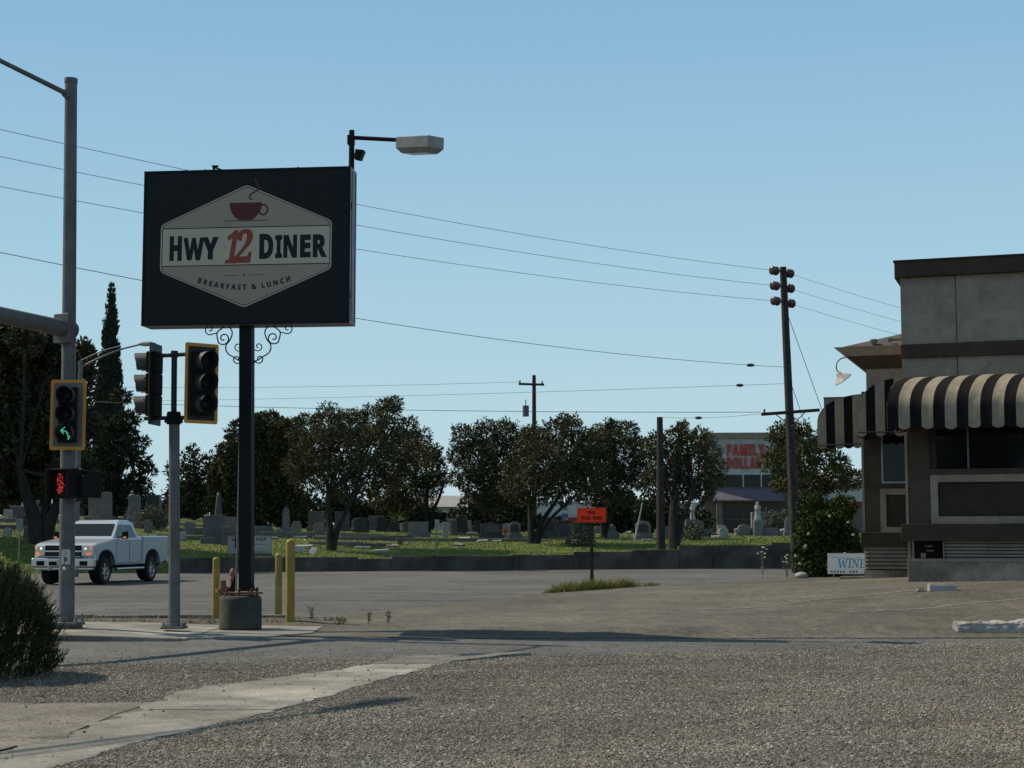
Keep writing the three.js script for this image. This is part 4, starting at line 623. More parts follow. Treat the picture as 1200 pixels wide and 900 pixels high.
const CROWNS = {
  oak: [-23.78,8.83,-70.23,1.85,-22.05,9.32,-70.6,1.26,-20.77,8.95,-70.71,1.34,-19.31,8.86,-71.29,0.83,-21.59,7.36,-70.5,1.67,-19.87,7.02,-71.02,1.35,-18.31,9.19,-68.49,0.5,-22.11,5.83,-69.92,1.55,-20.14,5.34,-71.07,1.35,-18.76,6.23,-70.45,0.74,-21.31,4.59,-71.05,1.12,-18.47,4.31,-68.84,0.72,-23.42,6.2,-69.94,1.66,-22.8,3.97,-69.38,1.28,-20.07,9.86,-70.13,0.74,-19.6,10.7,-70.25,0.3,-20.69,9.74,-68.51,0.65,-22.37,9.83,-69.2,0.91,-19.24,3.79,-69.32,0.66,-22.09,3.85,-71.22,0.82],
  cedar: [-22.13,7.44,-88.34,0.93,-20.86,7.75,-87.48,0.64,-22.54,5.57,-88.32,1.12,-20.73,5.77,-87.51,0.83,-20.17,6.59,-88.21,0.37,-19.66,5.16,-87.32,0.37,-20.16,3.69,-87.23,0.64,-21.38,4.09,-88.47,0.93,-22.19,3.47,-87.66,1.02,-21.17,9.0,-87.51,0.46,-20.56,4.66,-88.85,0.42,-20.04,4.28,-88.69,0.33,-21.49,6.47,-87.71,0.83,-19.74,4.99,-88.92,0.19,-20.89,7.05,-88.07,0.46],
  loose: [-19.38,6.03,-98.22,0.57,-19.83,4.98,-97.69,0.77,-18.64,4.9,-98.48,0.73,-20.52,5.41,-98.28,0.36,-18.86,3.61,-98.42,0.93,-20.25,3.45,-98.39,0.83,-17.99,5.49,-97.74,0.51,-19.26,6.73,-97.78,0.26,-19.39,4.21,-97.63,0.72,-18.16,6.0,-97.48,0.36],
  round: [-14.77,5.64,-85.01,0.67,-13.98,6.62,-85.59,0.9,-12.95,6.93,-86.2,1.0,-11.78,6.67,-84.98,0.89,-15.21,4.48,-86.38,0.82,-13.98,5.0,-85.71,1.17,-12.62,5.0,-85.68,1.26,-11.63,5.49,-86.62,1.0,-14.98,3.21,-85.96,0.9,-13.49,3.2,-85.66,1.08,-11.96,3.21,-85.96,1.0,-15.57,5.13,-86.53,0.36,-13.43,7.38,-84.87,0.4],
  o6: [-9.6,6.52,-75.86,0.64,-8.18,6.5,-72.17,0.68,-7.51,6.54,-74.96,0.71,-6.52,6.88,-75.35,0.63,-5.51,7.03,-72.06,0.49,-5.48,7.59,-75.21,0.32,-8.9,5.28,-73.51,0.85,-7.82,5.32,-74.28,1.02,-6.39,5.4,-72.2,0.84,-5.52,5.9,-72.27,0.68,-4.68,6.38,-72.68,0.38,-9.56,4.2,-75.78,0.64,-7.85,4.02,-72.86,0.77,-6.62,4.25,-74.96,0.79,-5.57,4.67,-75.64,0.72,-4.63,5.39,-75.79,0.48,-3.86,5.0,-73.35,0.35,-9.85,4.69,-73.41,0.46],
  o7: [-6.03,6.25,-88.04,0.74,-5.13,6.6,-88.44,0.61,-4.23,5.3,-87.36,0.55,-5.76,4.64,-88.31,0.93,-4.74,4.09,-88.46,0.65,-6.88,3.72,-88.52,0.75,-3.89,4.51,-87.16,0.37,-6.06,3.26,-88.73,0.56,-4.23,5.98,-87.26,0.37],
  o8: [-2.48,6.62,-85.63,0.59,-1.36,6.93,-86.26,0.59,-0.28,6.98,-86.96,0.64,-1.8,5.54,-85.68,0.9,-0.46,5.5,-86.82,1.01,-2.9,5.7,-86.11,0.45,-1.89,4.19,-85.59,0.72,-0.45,3.87,-85.61,0.81,0.9,6.42,-85.25,0.58,-2.95,4.52,-84.92,0.36,-1.12,3.19,-85.18,0.58],
  o9: [1.05,6.0,-79.39,0.75,2.11,6.54,-80.1,0.59,2.89,6.76,-78.2,0.45,1.65,4.9,-78.18,0.99,0.42,4.77,-80.0,0.76,2.71,5.35,-79.06,0.92,3.74,5.96,-78.79,0.62,0.0,3.8,-78.39,0.5,1.25,3.82,-79.19,0.75,2.51,4.08,-79.62,0.92,3.65,4.39,-78.91,0.75,2.49,7.05,-78.8,0.29],
  o10: [4.5,6.47,-85.38,0.63,5.25,6.86,-86.62,0.55,6.07,6.96,-85.28,0.49,4.75,5.24,-85.99,0.91,5.91,5.48,-86.35,1.0,6.84,6.07,-85.45,0.54,5.44,4.03,-86.28,0.82,4.19,3.68,-86.69,0.5,6.8,4.66,-86.18,0.64,5.29,7.41,-86.51,0.27],
  o11: [6.83,5.82,-76.23,0.48,7.9,6.18,-76.87,0.49,8.85,5.98,-76.32,0.48,9.62,5.49,-77.71,0.37,7.26,4.83,-76.67,0.81,8.5,4.84,-76.93,0.89,9.77,4.77,-78.01,0.41,6.78,3.94,-77.66,0.57,7.97,3.7,-77.81,0.74,9.01,3.67,-76.91,0.57,9.95,4.16,-76.97,0.24,8.17,6.71,-77.5,0.24],
  o12: [15.93,7.34,-95.94,0.66,17.1,7.31,-95.43,0.75,15.42,5.91,-95.73,0.65,16.52,5.64,-95.16,1.1,18.13,6.31,-95.66,0.76,19.34,4.96,-97.33,0.77,18.13,4.45,-97.18,0.92,15.96,4.68,-96.38,0.51,20.09,4.82,-96.0,0.56,19.35,5.8,-95.51,0.45,16.92,3.14,-94.82,0.6,16.33,8.0,-95.28,0.3],
};

// ---------------------------------------------------------------- foliage
function foliage(blobs, { n = 900, len = .22, wid = .09, seed = 1, inner = .35, droop = 0, tones = [[1, 1, 1]], flat = 1, rag = .25, grow = 1 }) {
  const r = rng(seed), P = [], N = [], C = [], I = []; let k = 0;
  const d = V(0, 0, 0), a = V(0, 0, 0), b = V(0, 0, 0), c = V(0, 0, 0), nn = V(0, 0, 0);
  for (const [x, y, z, Rb] of blobs) {
    const R0 = Rb * grow, cnt = Math.round(n * R0 * R0), ph = r() * 50;
    for (let i = 0; i < cnt; i++) {
      const u = 2 * r() - 1, t = 2 * PI * r(), q = Math.sqrt(1 - u * u); d.set(q * Math.cos(t), u, q * Math.sin(t));
      const lump = 1 + rag * 1.6 * noise3.noise(d.x * 2.3 + ph, d.y * 2.3, d.z * 2.3 + ph);
      const rr = R0 * lump * (r() < inner ? .35 + .6 * r() : .86 + .2 * r() * r());
      c.set(x + d.x * rr, y + d.y * rr * flat, z + d.z * rr);
      a.set(r() - .5, r() - .5 - droop, r() - .5).addScaledVector(d, .55).normalize(); b.set(r() - .5, r() - .5, r() - .5).cross(a).normalize();
      const L = len * (.6 + .8 * r()), w = wid * (.6 + .8 * r()); nn.crossVectors(b, a).normalize();
      P.push(c.x, c.y, c.z, c.x + a.x * L * .5 + b.x * w, c.y + a.y * L * .5 + b.y * w, c.z + a.z * L * .5 + b.z * w, c.x + a.x * L, c.y + a.y * L, c.z + a.z * L, c.x + a.x * L * .5 - b.x * w, c.y + a.y * L * .5 - b.y * w, c.z + a.z * L * .5 - b.z * w);
      const tone = tones[Math.floor(r() * tones.length)], v = .85 + .3 * r();
      for (let j = 0; j < 4; j++) { N.push(nn.x, nn.y, nn.z); C.push(tone[0] * v, tone[1] * v, tone[2] * v); }
      I.push(k, k + 1, k + 2, k, k + 2, k + 3); k += 4;
    }
  }
  const g = new THREE.BufferGeometry(); g.setAttribute('position', new THREE.Float32BufferAttribute(P, 3)); g.setAttribute('normal', new THREE.Float32BufferAttribute(N, 3)); g.setAttribute('color', new THREE.Float32BufferAttribute(C, 3)); g.setIndex(I); return g;
}
function rawMesh(name, g, m, parent) { const o = new THREE.Mesh(g, m); o.castShadow = o.receiveShadow = true; o.name = parent === scene ? numbered(name) : name; parent.add(o); return o; }
const leafM = c => new THREE.MeshPhysicalMaterial({ color: rgb(...c), roughness: .8, specularIntensity: .25, vertexColors: true, side: THREE.DoubleSide });
const L_olive = leafM([.082, .078, .042]), L_oak = leafM([.058, .057, .031]), L_cyp = leafM([.030, .040, .026]), L_bush = leafM([.055, .085, .025]), L_shrub = leafM([.050, .058, .034]), L_jun = leafM([.030, .036, .020]), L_sage = leafM([.11, .115, .085]);
const oliveT = [[1, 1, 1], [1.15, 1.12, 1.08], [.88, .9, .82], [1.05, 1.1, .85]];
function treeOf(name, label, crown, base, stems, m, opt, group) {
  const blobs = []; for (let i = 0; i < crown.length; i += 4) blobs.push(crown.slice(i, i + 4));
  const t = thing(name, label, 'tree', base, 0, group);
  const loc = blobs.map(([x, y, z, r]) => [x - base[0], y - base[1], z - base[2], r]);
  const r = rng(opt.seed || 3), limbs = [], lows = loc.slice().sort((a, b) => a[1] - b[1]);
  const trunk = [];
  for (const [dx, dz, top, r0] of stems) {
    const fork = [dx, top, dz]; const pts = [[dx * .06, -.25, dz * .06], [dx * .3 + .08 * (r() - .5), top * .38, dz * .3], [dx * .7 + .1 * (r() - .5), top * .72, dz * .7], fork];
    const g = tube(pts, r0, 18, 9), p = g.attributes.position; // taper along the stem, flare at the foot
    const cu = new THREE.CatmullRomCurve3(pts.map(q => V(...q)));
    for (let i = 0; i <= 18; i++) { const c = cu.getPointAt(i / 18), k = (1.35 - .75 * i / 18) * (i < 2 ? 1.35 - .15 * i : 1); for (let j = 0; j <= 9; j++) { const q = i * 10 + j; p.setXYZ(q, c.x + (p.getX(q) - c.x) * k, c.y + (p.getY(q) - c.y) * k, c.z + (p.getZ(q) - c.z) * k); } }
    g.computeVertexNormals(); trunk.push(g);
    const near = loc.slice().sort((a, b) => Math.hypot(a[0] - dx, a[2] - dz) - Math.hypot(b[0] - dx, b[2] - dz)).slice(0, Math.ceil(loc.length / stems.length) + 1);
    for (const b of near) { const m1 = [(fork[0] + b[0]) / 2 + .3 * (r() - .5), (fork[1] * .55 + b[1] * .45), (fork[2] + b[2]) / 2 + .3 * (r() - .5)]; limbs.push(tube([fork, m1, [b[0], b[1], b[2]]], r0 * .28, 10, 6)); for (let q = 0; q < 3; q++) limbs.push(tube([[b[0], b[1], b[2]], [b[0] + (r() - .5) * b[3], b[1] + r() * b[3] * .7, b[2] + (r() - .5) * b[3]], [b[0] + (r() - .5) * b[3] * 2, b[1] + (.2 + r() * .9) * b[3], b[2] + (r() - .5) * b[3] * 2]], .03, 8, 4)); }
  }
  obj('trunk', trunk, M.bark, t); obj('limbs', limbs, M.bark, t);
  rawMesh('crown', foliage(loc, opt), m, t); return t;
}
treeOf('oak_tree', 'big dark broadleaf tree with forked trunk beside the pickup truck', CROWNS.oak, [-20.0, .7, -69.2], [[-.9, .3, 3.6, .30], [1.0, -.3, 3.4, .27], [.3, -.6, 4.2, .2]], L_oak, { n: 2070, len: .26, wid: 0.070, seed: 11, rag: .35, tones: [[1, 1, 1], [1.3, 1.3, 1.1], [.75, .8, .7]] });
treeOf('cedar_tree', 'dark layered conifer with flat branches in front of the cypress', CROWNS.cedar, [-21.6, 2.2, -88], [[.2, 0, 5, .2]], L_cyp, { n: 1400, len: .30, wid: .045, seed: 12, flat: .55, rag: .5, tones: [[1.2, 1.15, 1], [1.5, 1.4, 1.2], [.9, 1, .9]] });
treeOf('loose_tree', 'small loose tree with wispy tops left of the sign post', CROWNS.loose, [-19.2, 2.0, -98], [[.2, .1, 3, .12]], L_olive, { n: 900, len: .30, wid: .055, seed: 13, rag: .6, tones: [[.8, .8, .75], [.6, .65, .6]] });
treeOf('round_tree', 'broad rounded evergreen behind the black sign post', CROWNS.round, [-13.2, 1.9, -86], [[.2, .1, 3, .2]], L_oak, { n: 2916, len: .204, wid: 0.057, grow: 1.1, seed: 14, rag: .25, tones: [[1.2, 1.2, .95], [1.5, 1.45, 1.1], [.95, 1, .85]] });
const og = 'olive trees of the cemetery';
treeOf('olive_tree', 'olive tree with dark forked trunk on the lawn near the yellow bollards', CROWNS.o6, [-8.05, .75, -72.5], [[-.15, .1, 2.6, .17], [.95, .2, 2.4, .12]], L_olive, { n: 3037, len: .17, wid: 0.030, grow: 1.1, seed: 15, rag: .45, tones: oliveT }, og);
treeOf('olive_tree', 'olive tree behind the spiky yucca, its crown ending at a sky gap', CROWNS.o7, [-4.6, 1.7, -88], [[.0, .1, 2.4, .15], [.9, 0, 2.6, .1]], L_olive, { n: 2916, len: .187, wid: 0.034, grow: 1.1, seed: 16, rag: .5, tones: oliveT }, og);
treeOf('olive_tree', 'olive tree in front of the distant transformer pole', CROWNS.o8, [-1.3, 1.6, -86], [[-.2, .1, 2.3, .15], [.8, 0, 2.4, .1]], L_olive, { n: 3037, len: .187, wid: 0.034, grow: 1.1, seed: 17, rag: .45, tones: oliveT }, og);
treeOf('olive_tree', 'spreading olive tree with leaning limbs beside the arched headstone', CROWNS.o9, [.95, 1.05, -79], [[-.1, 0, 2.0, .16], [1.5, .2, 2.6, .12], [2.6, .3, 3.0, .08]], L_olive, { n: 3037, len: .17, wid: 0.034, grow: 1.1, seed: 18, rag: .45, tones: oliveT }, og);
treeOf('olive_tree', 'olive tree behind the small orange road work sign', CROWNS.o10, [4.9, 1.4, -86.2], [[-.2, 0, 2.2, .15], [.7, .1, 2.3, .1]], L_olive, { n: 3037, len: .187, wid: 0.034, grow: 1.1, seed: 19, rag: .5, tones: oliveT }, og);
treeOf('olive_tree', 'olive tree with thick trunk at the wall beside the short bare pole', CROWNS.o11, [7.5, .72, -75.6], [[.0, 0, 2.3, .26], [.9, .2, 2.8, .14]], L_olive, { n: 3037, len: .17, wid: 0.034, grow: 1.1, seed: 20, rag: .45, tones: oliveT }, og);
treeOf('olive_tree', 'pale olive tree behind the tall power pole and beside the store', CROWNS.o12, [17.4, 1.6, -97], [[.0, 0, 2.3, .16], [.9, .2, 2.8, .1]], L_olive, { n: 1980, len: .26, wid: 0.045, seed: 22, rag: .55, tones: [[1.3, 1.3, .9], [1.0, 1.05, .8]] }, og);
{ // cypress
  const t = thing('cypress_tree', 'tall narrow pointed cypress behind the signal pole', 'tree', [-23.7, 2.2, -95]);
  obj('trunk', cyl(.05, .24, 13.5, 0, 6.7, 0, 9), M.bark, t);
  const bl = [], r = rng(40); for (let y = 1.2; y < 14.1; y += .32) { const w = .86 * Math.min(1, (14.5 - y) / 8.5) ** .85 + .06; for (let k = 0; k < 3; k++) { const a = r() * 2 * PI; bl.push([Math.cos(a) * w * .33, y, Math.sin(a) * w * .33, w * .72]); } }
  rawMesh('crown', foliage(bl, { n: 1500, len: .22, wid: .04, seed: 41, droop: -1.4, rag: .12, tones: [[1, 1, 1], [1.3, 1.3, 1.2]] }), L_cyp, t);
}
// shrubs in a row behind the stones
{
  const r = rng(50), spots = [[-39, -101, 3.2], [-36, -99, 3.4], [-33, -101, 3.2], [-30, -100, 3.0], [-27, -103, 3.2], [-24.5, -101, 2.2], [-20.6, -104, 2.4], [-18.0, -106, 1.9], [-15.6, -101, 2.4], [-13.2, -99, 2.2], [-10.7, -100, 2.4], [-8.2, -101, 2.3], [-6.0, -102, 2.0], [-2.4, -101, 2.3], [-.2, -100, 2.6], [2.2, -100, 1.1], [4.4, -99, 1.2], [6.6, -100, 2.6], [8.8, -99, 2.3], [11.0, -101, 1.6]];
  for (const [x, z, h] of spots) {
    const t = thing('evergreen_shrub', 'dark evergreen shrub in the row closing the cemetery behind the stones', 'shrub', [x, hillH(x, z) - .05, z], 0, 'shrubs behind the stones');
    const bl = []; for (let k = 0; k < 9; k++) bl.push([(r() - .5) * 2.0, h * (.2 + .55 * r()), (r() - .5) * 1.4, h * (.26 + .1 * r())]);
    rawMesh('crown', foliage(bl, { n: 620, len: .26, wid: .09, seed: 51 + Math.floor(x * 3 + 200), tones: [[1, 1, 1], [.8, .85, .8], [1.3, 1.2, .9]] }), L_shrub, t);
    obj('stem', [bar([0, -.1, 0], [.2, h * .5, 0], .08, .04, 7), bar([0, -.1, 0], [-.4, h * .5, .1], .07, .03, 7)], M.bark, t);
  }
}
// small grey bushes on the lawn
for (const [x, z, h, lab] of [[3.25, -77.6, 1.1, 'grey-green sage bush on the bank behind the road work sign'], [15.2, -93.5, 1.5, 'grey bush between the statue monument and the tall power pole'], [9.1, -82, .9, 'small grey bush beside the olive trunk at the wall'], [-17.2, -79, 1.2, 'flowering bush between the tombs behind the pickup truck']]) {
  const t = thing('sage_bush', lab, 'bush', [x, hillH(x, z) - .03, z]), r = rng(Math.floor(x * 10 + 500)), bl = [];
  for (let k = 0; k < 8; k++) bl.push([(r() - .5) * h * .8, h * (.25 + .5 * r()), (r() - .5) * h * .7, h * (.22 + .1 * r())]);
  rawMesh('crown', foliage(bl, { n: 1800, len: .15, wid: .03, seed: 90 + Math.floor(x), rag: .5, tones: [[1, 1, 1], [.6, .65, .6], [1.3, 1.3, 1.2]] }), L_sage, t);
  obj('stem', [bar([0, -.1, 0], [.1, h * .5, 0], .04, .02, 6), bar([0, -.1, 0], [-.2, h * .5, .1], .03, .015, 6)], M.bark, t);
}
{ // yucca
  const x = -6.7, z = -94, t = thing('yucca_plant', 'spiky pale green yucca among the headstones', 'plant', [x, hillH(x, z), z]), r = rng(61);
  obj('stem', cyl(.08, .12, .7, 0, .3, 0, 8), M.bark, t);
  for (let k = 0; k < 46; k++) { const a = r() * 2 * PI, e = .15 + 1.2 * r(), L = .8 + .45 * r(), c = [Math.cos(a) * Math.cos(e), Math.sin(e), Math.sin(a) * Math.cos(e)], s = [-Math.sin(a) * .03, 0, Math.cos(a) * .03]; const g = new THREE.BufferGeometry(), o = [0, .55, 0], m = c.map((v, i) => o[i] + v * L * .55), e2 = [o[0] + c[0] * L, o[1] + c[1] * L - .12, o[2] + c[2] * L]; g.setAttribute('position', new THREE.Float32BufferAttribute([...o.map((v, i) => v - s[i]), ...o.map((v, i) => v + s[i]), ...m.map((v, i) => v + s[i]), ...o.map((v, i) => v - s[i]), ...m.map((v, i) => v + s[i]), ...m.map((v, i) => v - s[i]), ...m.map((v, i) => v - s[i]), ...m.map((v, i) => v + s[i]), ...e2], 3)); g.computeVertexNormals(); obj('leaf', g, mat([.16, .19, .06], .6, { side: THREE.DoubleSide }), t); }
}
// ---------------------------------------------------------------- the cemetery
const gy = (x, z) => hillH(x, z) - .02;
const tabletShape = (w, h, kind) => { const s = new THREE.Shape(), k = w / 2; s.moveTo(-k, 0); s.lineTo(k, 0); if (kind === 'arch') { s.lineTo(k, h - k * .7); s.quadraticCurveTo(k, h, 0, h); s.quadraticCurveTo(-k, h, -k, h - k * .7); } else if (kind === 'serp') { s.lineTo(k, h - .10); s.quadraticCurveTo(k * .55, h - .10, 0, h); s.quadraticCurveTo(-k * .55, h - .10, -k, h - .10); } else if (kind === 'shoulder') { s.lineTo(k, h * .78); s.lineTo(k * .72, h * .80); s.lineTo(k * .60, h); s.lineTo(-k * .60, h); s.lineTo(-k * .72, h * .80); s.lineTo(-k, h * .78); } else { s.lineTo(k, h); s.lineTo(-k, h); } s.closePath(); return s; };
function stone(label, x, z, w, h, { kind = 'flat', d = .22, m = M.granite, base = true, plate, turn = 0 } = {}) {
  const t = thing('headstone', label, 'headstone', [x, gy(x, z), z], turn, 'headstones of the cemetery'), bh = base ? Math.min(.28, h * .28) : 0;
  if (base) obj('plinth', rbox(w * 1.22, bh + .1, d * 1.7, .02, 0, bh / 2 - .05, 0), m, t);
  obj('tablet', extr(tabletShape(w, h - bh, kind), d - .03, .015).translate(0, bh, -d / 2 + .015), m, t);
  t.rotation.z = .035 * Math.sin(x * 12.7 + z); t.rotation.y += .08 * Math.sin(x * 5.1);
  if (plate) obj('inscription_panel', extr(tabletShape(w * .7, (h - bh) * .62, 'arch'), .012, .003).translate(0, bh + (h - bh) * .16, d / 2 - .004), plate, t);
  return t;
}
stone('broad grey headstone on a wide plinth near the white tablet', -4.79, -83.5, 1.0, .78, { d: .26 });
stone('dark square headstone left of the yucca', -8.07, -96.8, .92, .9, { m: M.granite2 });
stone('small black headstone right below the yucca', -6.58, -90.6, .67, .64, { m: M.graniteDark, kind: 'serp' });
stone('tiny dark marker block on the grave edging', -5.27, -76.8, .24, .34, { m: M.granite2, base: false });
stone('narrow white marble tablet beside the wooden marker post', -3.43, -83.3, .32, .78, { m: M.marble, base: false, d: .1 });
stone('dark narrow slab just behind the white marble tablet', -3.05, -86, .3, .8, { m: M.granite2, base: false });
stone('tall black headstone before the dark shrubs', -2.75, -89.7, .62, 1.0, { m: M.graniteDark, kind: 'arch' });
stone('slim black headstone between the tall black one and the broad dark one', -1.93, -89.6, .4, .74, { m: M.graniteDark });
stone('broad dark polished headstone beside the orange flowers', -1.06, -82.6, 1.08, .86, { m: M.graniteDark, kind: 'serp', d: .3, plate: M.granite2 });
stone('rounded headstone with pale edge at the leaning olive trunk', .15, -83.2, .58, .86, { m: M.granite, kind: 'arch', plate: M.graniteDark });
stone('upright dark headstone on a stepped plinth beyond the leaning olive trunk', 1.99, -85.4, .72, .95, { m: M.granite2, plate: M.graniteDark });
stone('plain low headstone with white top edge beside the sage bush', 2.85, -86.4, .62, .66, { m: M.granite2 });
stone('small low block with white rounded top behind the shadow on the bank', 5.31, -85.1, .60, .42, { m: M.granite, kind: 'arch', base: false, d: .3 });
stone('arched pale headstone with dark panel behind the leaning stake', 6.77, -83.9, .78, .95, { m: M.granite, kind: 'arch', plate: M.graniteDark, d: .3 });
stone('pale shouldered stone near the tall power pole', 15.62, -91.7, .5, 1.1, { m: M.granite, kind: 'shoulder', d: .25 });
stone('ornate dark headstone just behind the pale obelisk', -11.78, -88.8, .46, .95, { m: M.granite2, kind: 'shoulder' });
stone('large double-stepped grey tomb left of the forked olive trunk', -10.72, -89.3, .86, 1.1, { m: M.granite, d: .5 });
stone('large grey tomb right behind the forked olive trunk', -9.5, -91.3, .82, 1.12, { m: M.granite2, d: .5 });
stone('dark wide headstone right of the forked olive trunk', -8.22, -88.6, .7, .86, { m: M.graniteDark, kind: 'serp' });
stone('big square grey family monument behind the signal post', -13.39, -73.4, .92, 1.26, { m: M.granite2, d: .7 });
stone('lower grey block leaning against the square family monument', -12.73, -72.7, .42, .85, { m: M.granite2, base: false, d: .5 });
stone('grey headstone behind the cemetery name board', -14.34, -82.9, .5, .72, { m: M.granite });
stone('low flat-topped stone on the lawn right of the pickup truck', -15.33, -77.4, .5, .58, { m: M.granite });
stone('small pale stone right behind the truck bed', -14.92, -73.6, .4, .4, { m: M.marble, base: false, kind: 'arch' });
stone('huge pale square tomb rising behind the truck cab', -20.63, -81.6, 1.05, 1.5, { m: M.sandstone, d: .8 });
stone('tall pale arched tomb behind the truck cab', -19.52, -84.2, .56, 1.45, { m: M.granite, kind: 'arch', d: .5 });
stone('tall dark box tomb behind the truck bed', -18.46, -84, .64, 1.5, { m: M.graniteDark, d: .6, base: false });
stone('small pale stone beside the big dark tree', -25.0, -80.7, .42, .5, { m: M.marble });
stone('dark stone below the pointed tomb by the big tree', -23.95, -79, .55, .75, { m: M.granite2 });
stone('small grey stone on the low bank by the big tree', -20.95, -70.4, .28, .4, { m: M.granite2, base: false, kind: 'arch' });
stone('small pale round stone on the low bank by the big tree', -21.82, -70.4, .34, .4, { m: M.marble, base: false, kind: 'arch' });
stone('lone grey headstone in the middle of the right lawn behind the bare pole', 8.2, -86.5, .5, .6, { m: M.granite });
{ // further markers in the back rows
  const r = rng(303), kinds = [['small pale marble marker in the back rows of the cemetery', M.marble], ['small grey granite marker in the back rows of the cemetery', M.granite], ['small dark polished marker in the back rows of the cemetery', M.graniteDark], ['small sandy weathered marker in the back rows of the cemetery', M.sandstone]];
  for (let k = 0; k < 44; k++) { const x = -29 + 43 * (k + r()) / 44, s = 9 + 20 * r(), z = wallZ(x) - s, q = kinds[Math.floor(r() * 4)]; stone(q[0], x, z, .28 + .35 * r(), .35 + .5 * r(), { m: q[1], kind: ['flat', 'arch', 'serp', 'shoulder'][Math.floor(r() * 4)], base: r() < .5, d: .12 + .12 * r() }); }
  for (let k = 0; k < 30; k++) { const x = -28 + 42 * (k + r()) / 30, z = wallZ(x) - 3.5 - 16 * r(); tag(obj('flush_marker', at(rbox(.45 + .25 * r(), .10, .3 + .3 * r(), .02), x, gy(x, z) + .06, z, .08 * r(), .3 * (r() - .5), .05 * (r() - .5)), [M.marble, M.sandstone, M.granite][k % 3]), ['flush white marker plate lying in the lawn', 'flush sandy marker plate lying in the lawn', 'flush grey marker plate lying in the lawn'][k % 3], 'gravestone', 'flush markers in the lawn'); }
}
{ // obelisk, pointed tomb
  const t = thing('obelisk', 'pale four-sided obelisk with pyramid tip on stepped base', 'monument', [-11.6, gy(-11.6, -83.5), -83.5]);
  obj('base', [rbox(.75, .14, .75, .02, 0, .05, 0), rbox(.55, .18, .55, .02, 0, .2, 0)], M.granite, t);
  obj('shaft', at(new THREE.CylinderGeometry(.17 * 1.3, .20 * 1.3, .95, 4), 0, .75, 0, 0, PI / 4), M.granite, t); obj('tip', at(new THREE.ConeGeometry(.17 * 1.3, .2, 4), 0, 1.32, 0, 0, PI / 4), M.granite, t);
  const p = thing('pointed_tomb', 'grey tomb with tall pointed spire between side blocks by the big tree', 'monument', [-25.4, gy(-25.4, -85), -85]);
  obj('body', [rbox(1.5, .6, .7, .02, 0, .3, 0)], M.granite2, p); obj('spire', at(new THREE.ConeGeometry(.42, 1.5, 4), .1, 1.3, 0, 0, PI / 4), M.granite2, p); for (const s of [-1, 1]) obj('side_urn', lathe([[0, 0], [.09, 0], [.05, .08], [.12, .2], [.10, .3], [0, .34]], 12, s * .6, .6, 0), M.granite, p);
  const q = thing('spire_monument', 'slender dark spire monument among the shrubs behind the signal post', 'monument', [-13.9, gy(-13.9, -77), -77]);
  obj('base', rbox(.8, .5, .8, .02, 0, .25, 0), M.granite2, q); obj('spire', at(new THREE.CylinderGeometry(.12, .28, 1.5, 4), 0, 1.25, 0, 0, PI / 4), M.granite2, q); obj('tip', at(new THREE.ConeGeometry(.12, .18, 4), 0, 2.09, 0, 0, PI / 4), M.granite2, q);
}
// robed statues, each one carved surface
function robed(h, seed) { // surface of a standing draped figure: oval sections with folds, head, clasped arms
  const prof = [[0, .17, .15], [.04, .185, .16], [.3, .15, .13], [.5, .135, .115], [.62, .15, .12], [.74, .17, .12], [.80, .15, .105], [.835, .07, .07], [.86, .055, .06], [.885, .075, .085], [.93, .085, .095], [.97, .07, .08], [1, .01, .01]], n = 28, P = [], I = [];
  const S = 40; for (let i = 0; i <= S; i++) { const v = i / S; let k = 0; while (k < prof.length - 2 && v > prof[k + 1][0]) k++; const t = (v - prof[k][0]) / (prof[k + 1][0] - prof[k][0]), rx = prof[k][1] + (prof[k + 1][1] - prof[k][1]) * t, rz = prof[k][2] + (prof[k + 1][2] - prof[k][2]) * t; for (let j = 0; j < n; j++) { const a = j / n * 2 * PI; const fold = v < .8 ? 1 + .07 * Math.sin(a * 9 + seed) * (1 - v) : 1; const arm = v > .52 && v < .74 && Math.sin(a) > .3 ? 1 + .45 * Math.sin((v - .52) / .22 * PI) * Math.sin(a) : 1; P.push(h * rx * fold * Math.cos(a), h * v, h * rz * fold * arm * Math.sin(a)); } }
  for (let i = 0; i < S; i++) for (let j = 0; j < n; j++) { const a = i * n + j, b = i * n + (j + 1) % n; I.push(a, a + n, b, b, a + n, b + n); }
  const g = new THREE.BufferGeometry(); g.setAttribute('position', new THREE.Float32BufferAttribute(P, 3)); g.setIndex(I); g.computeVertexNormals(); return g;
}
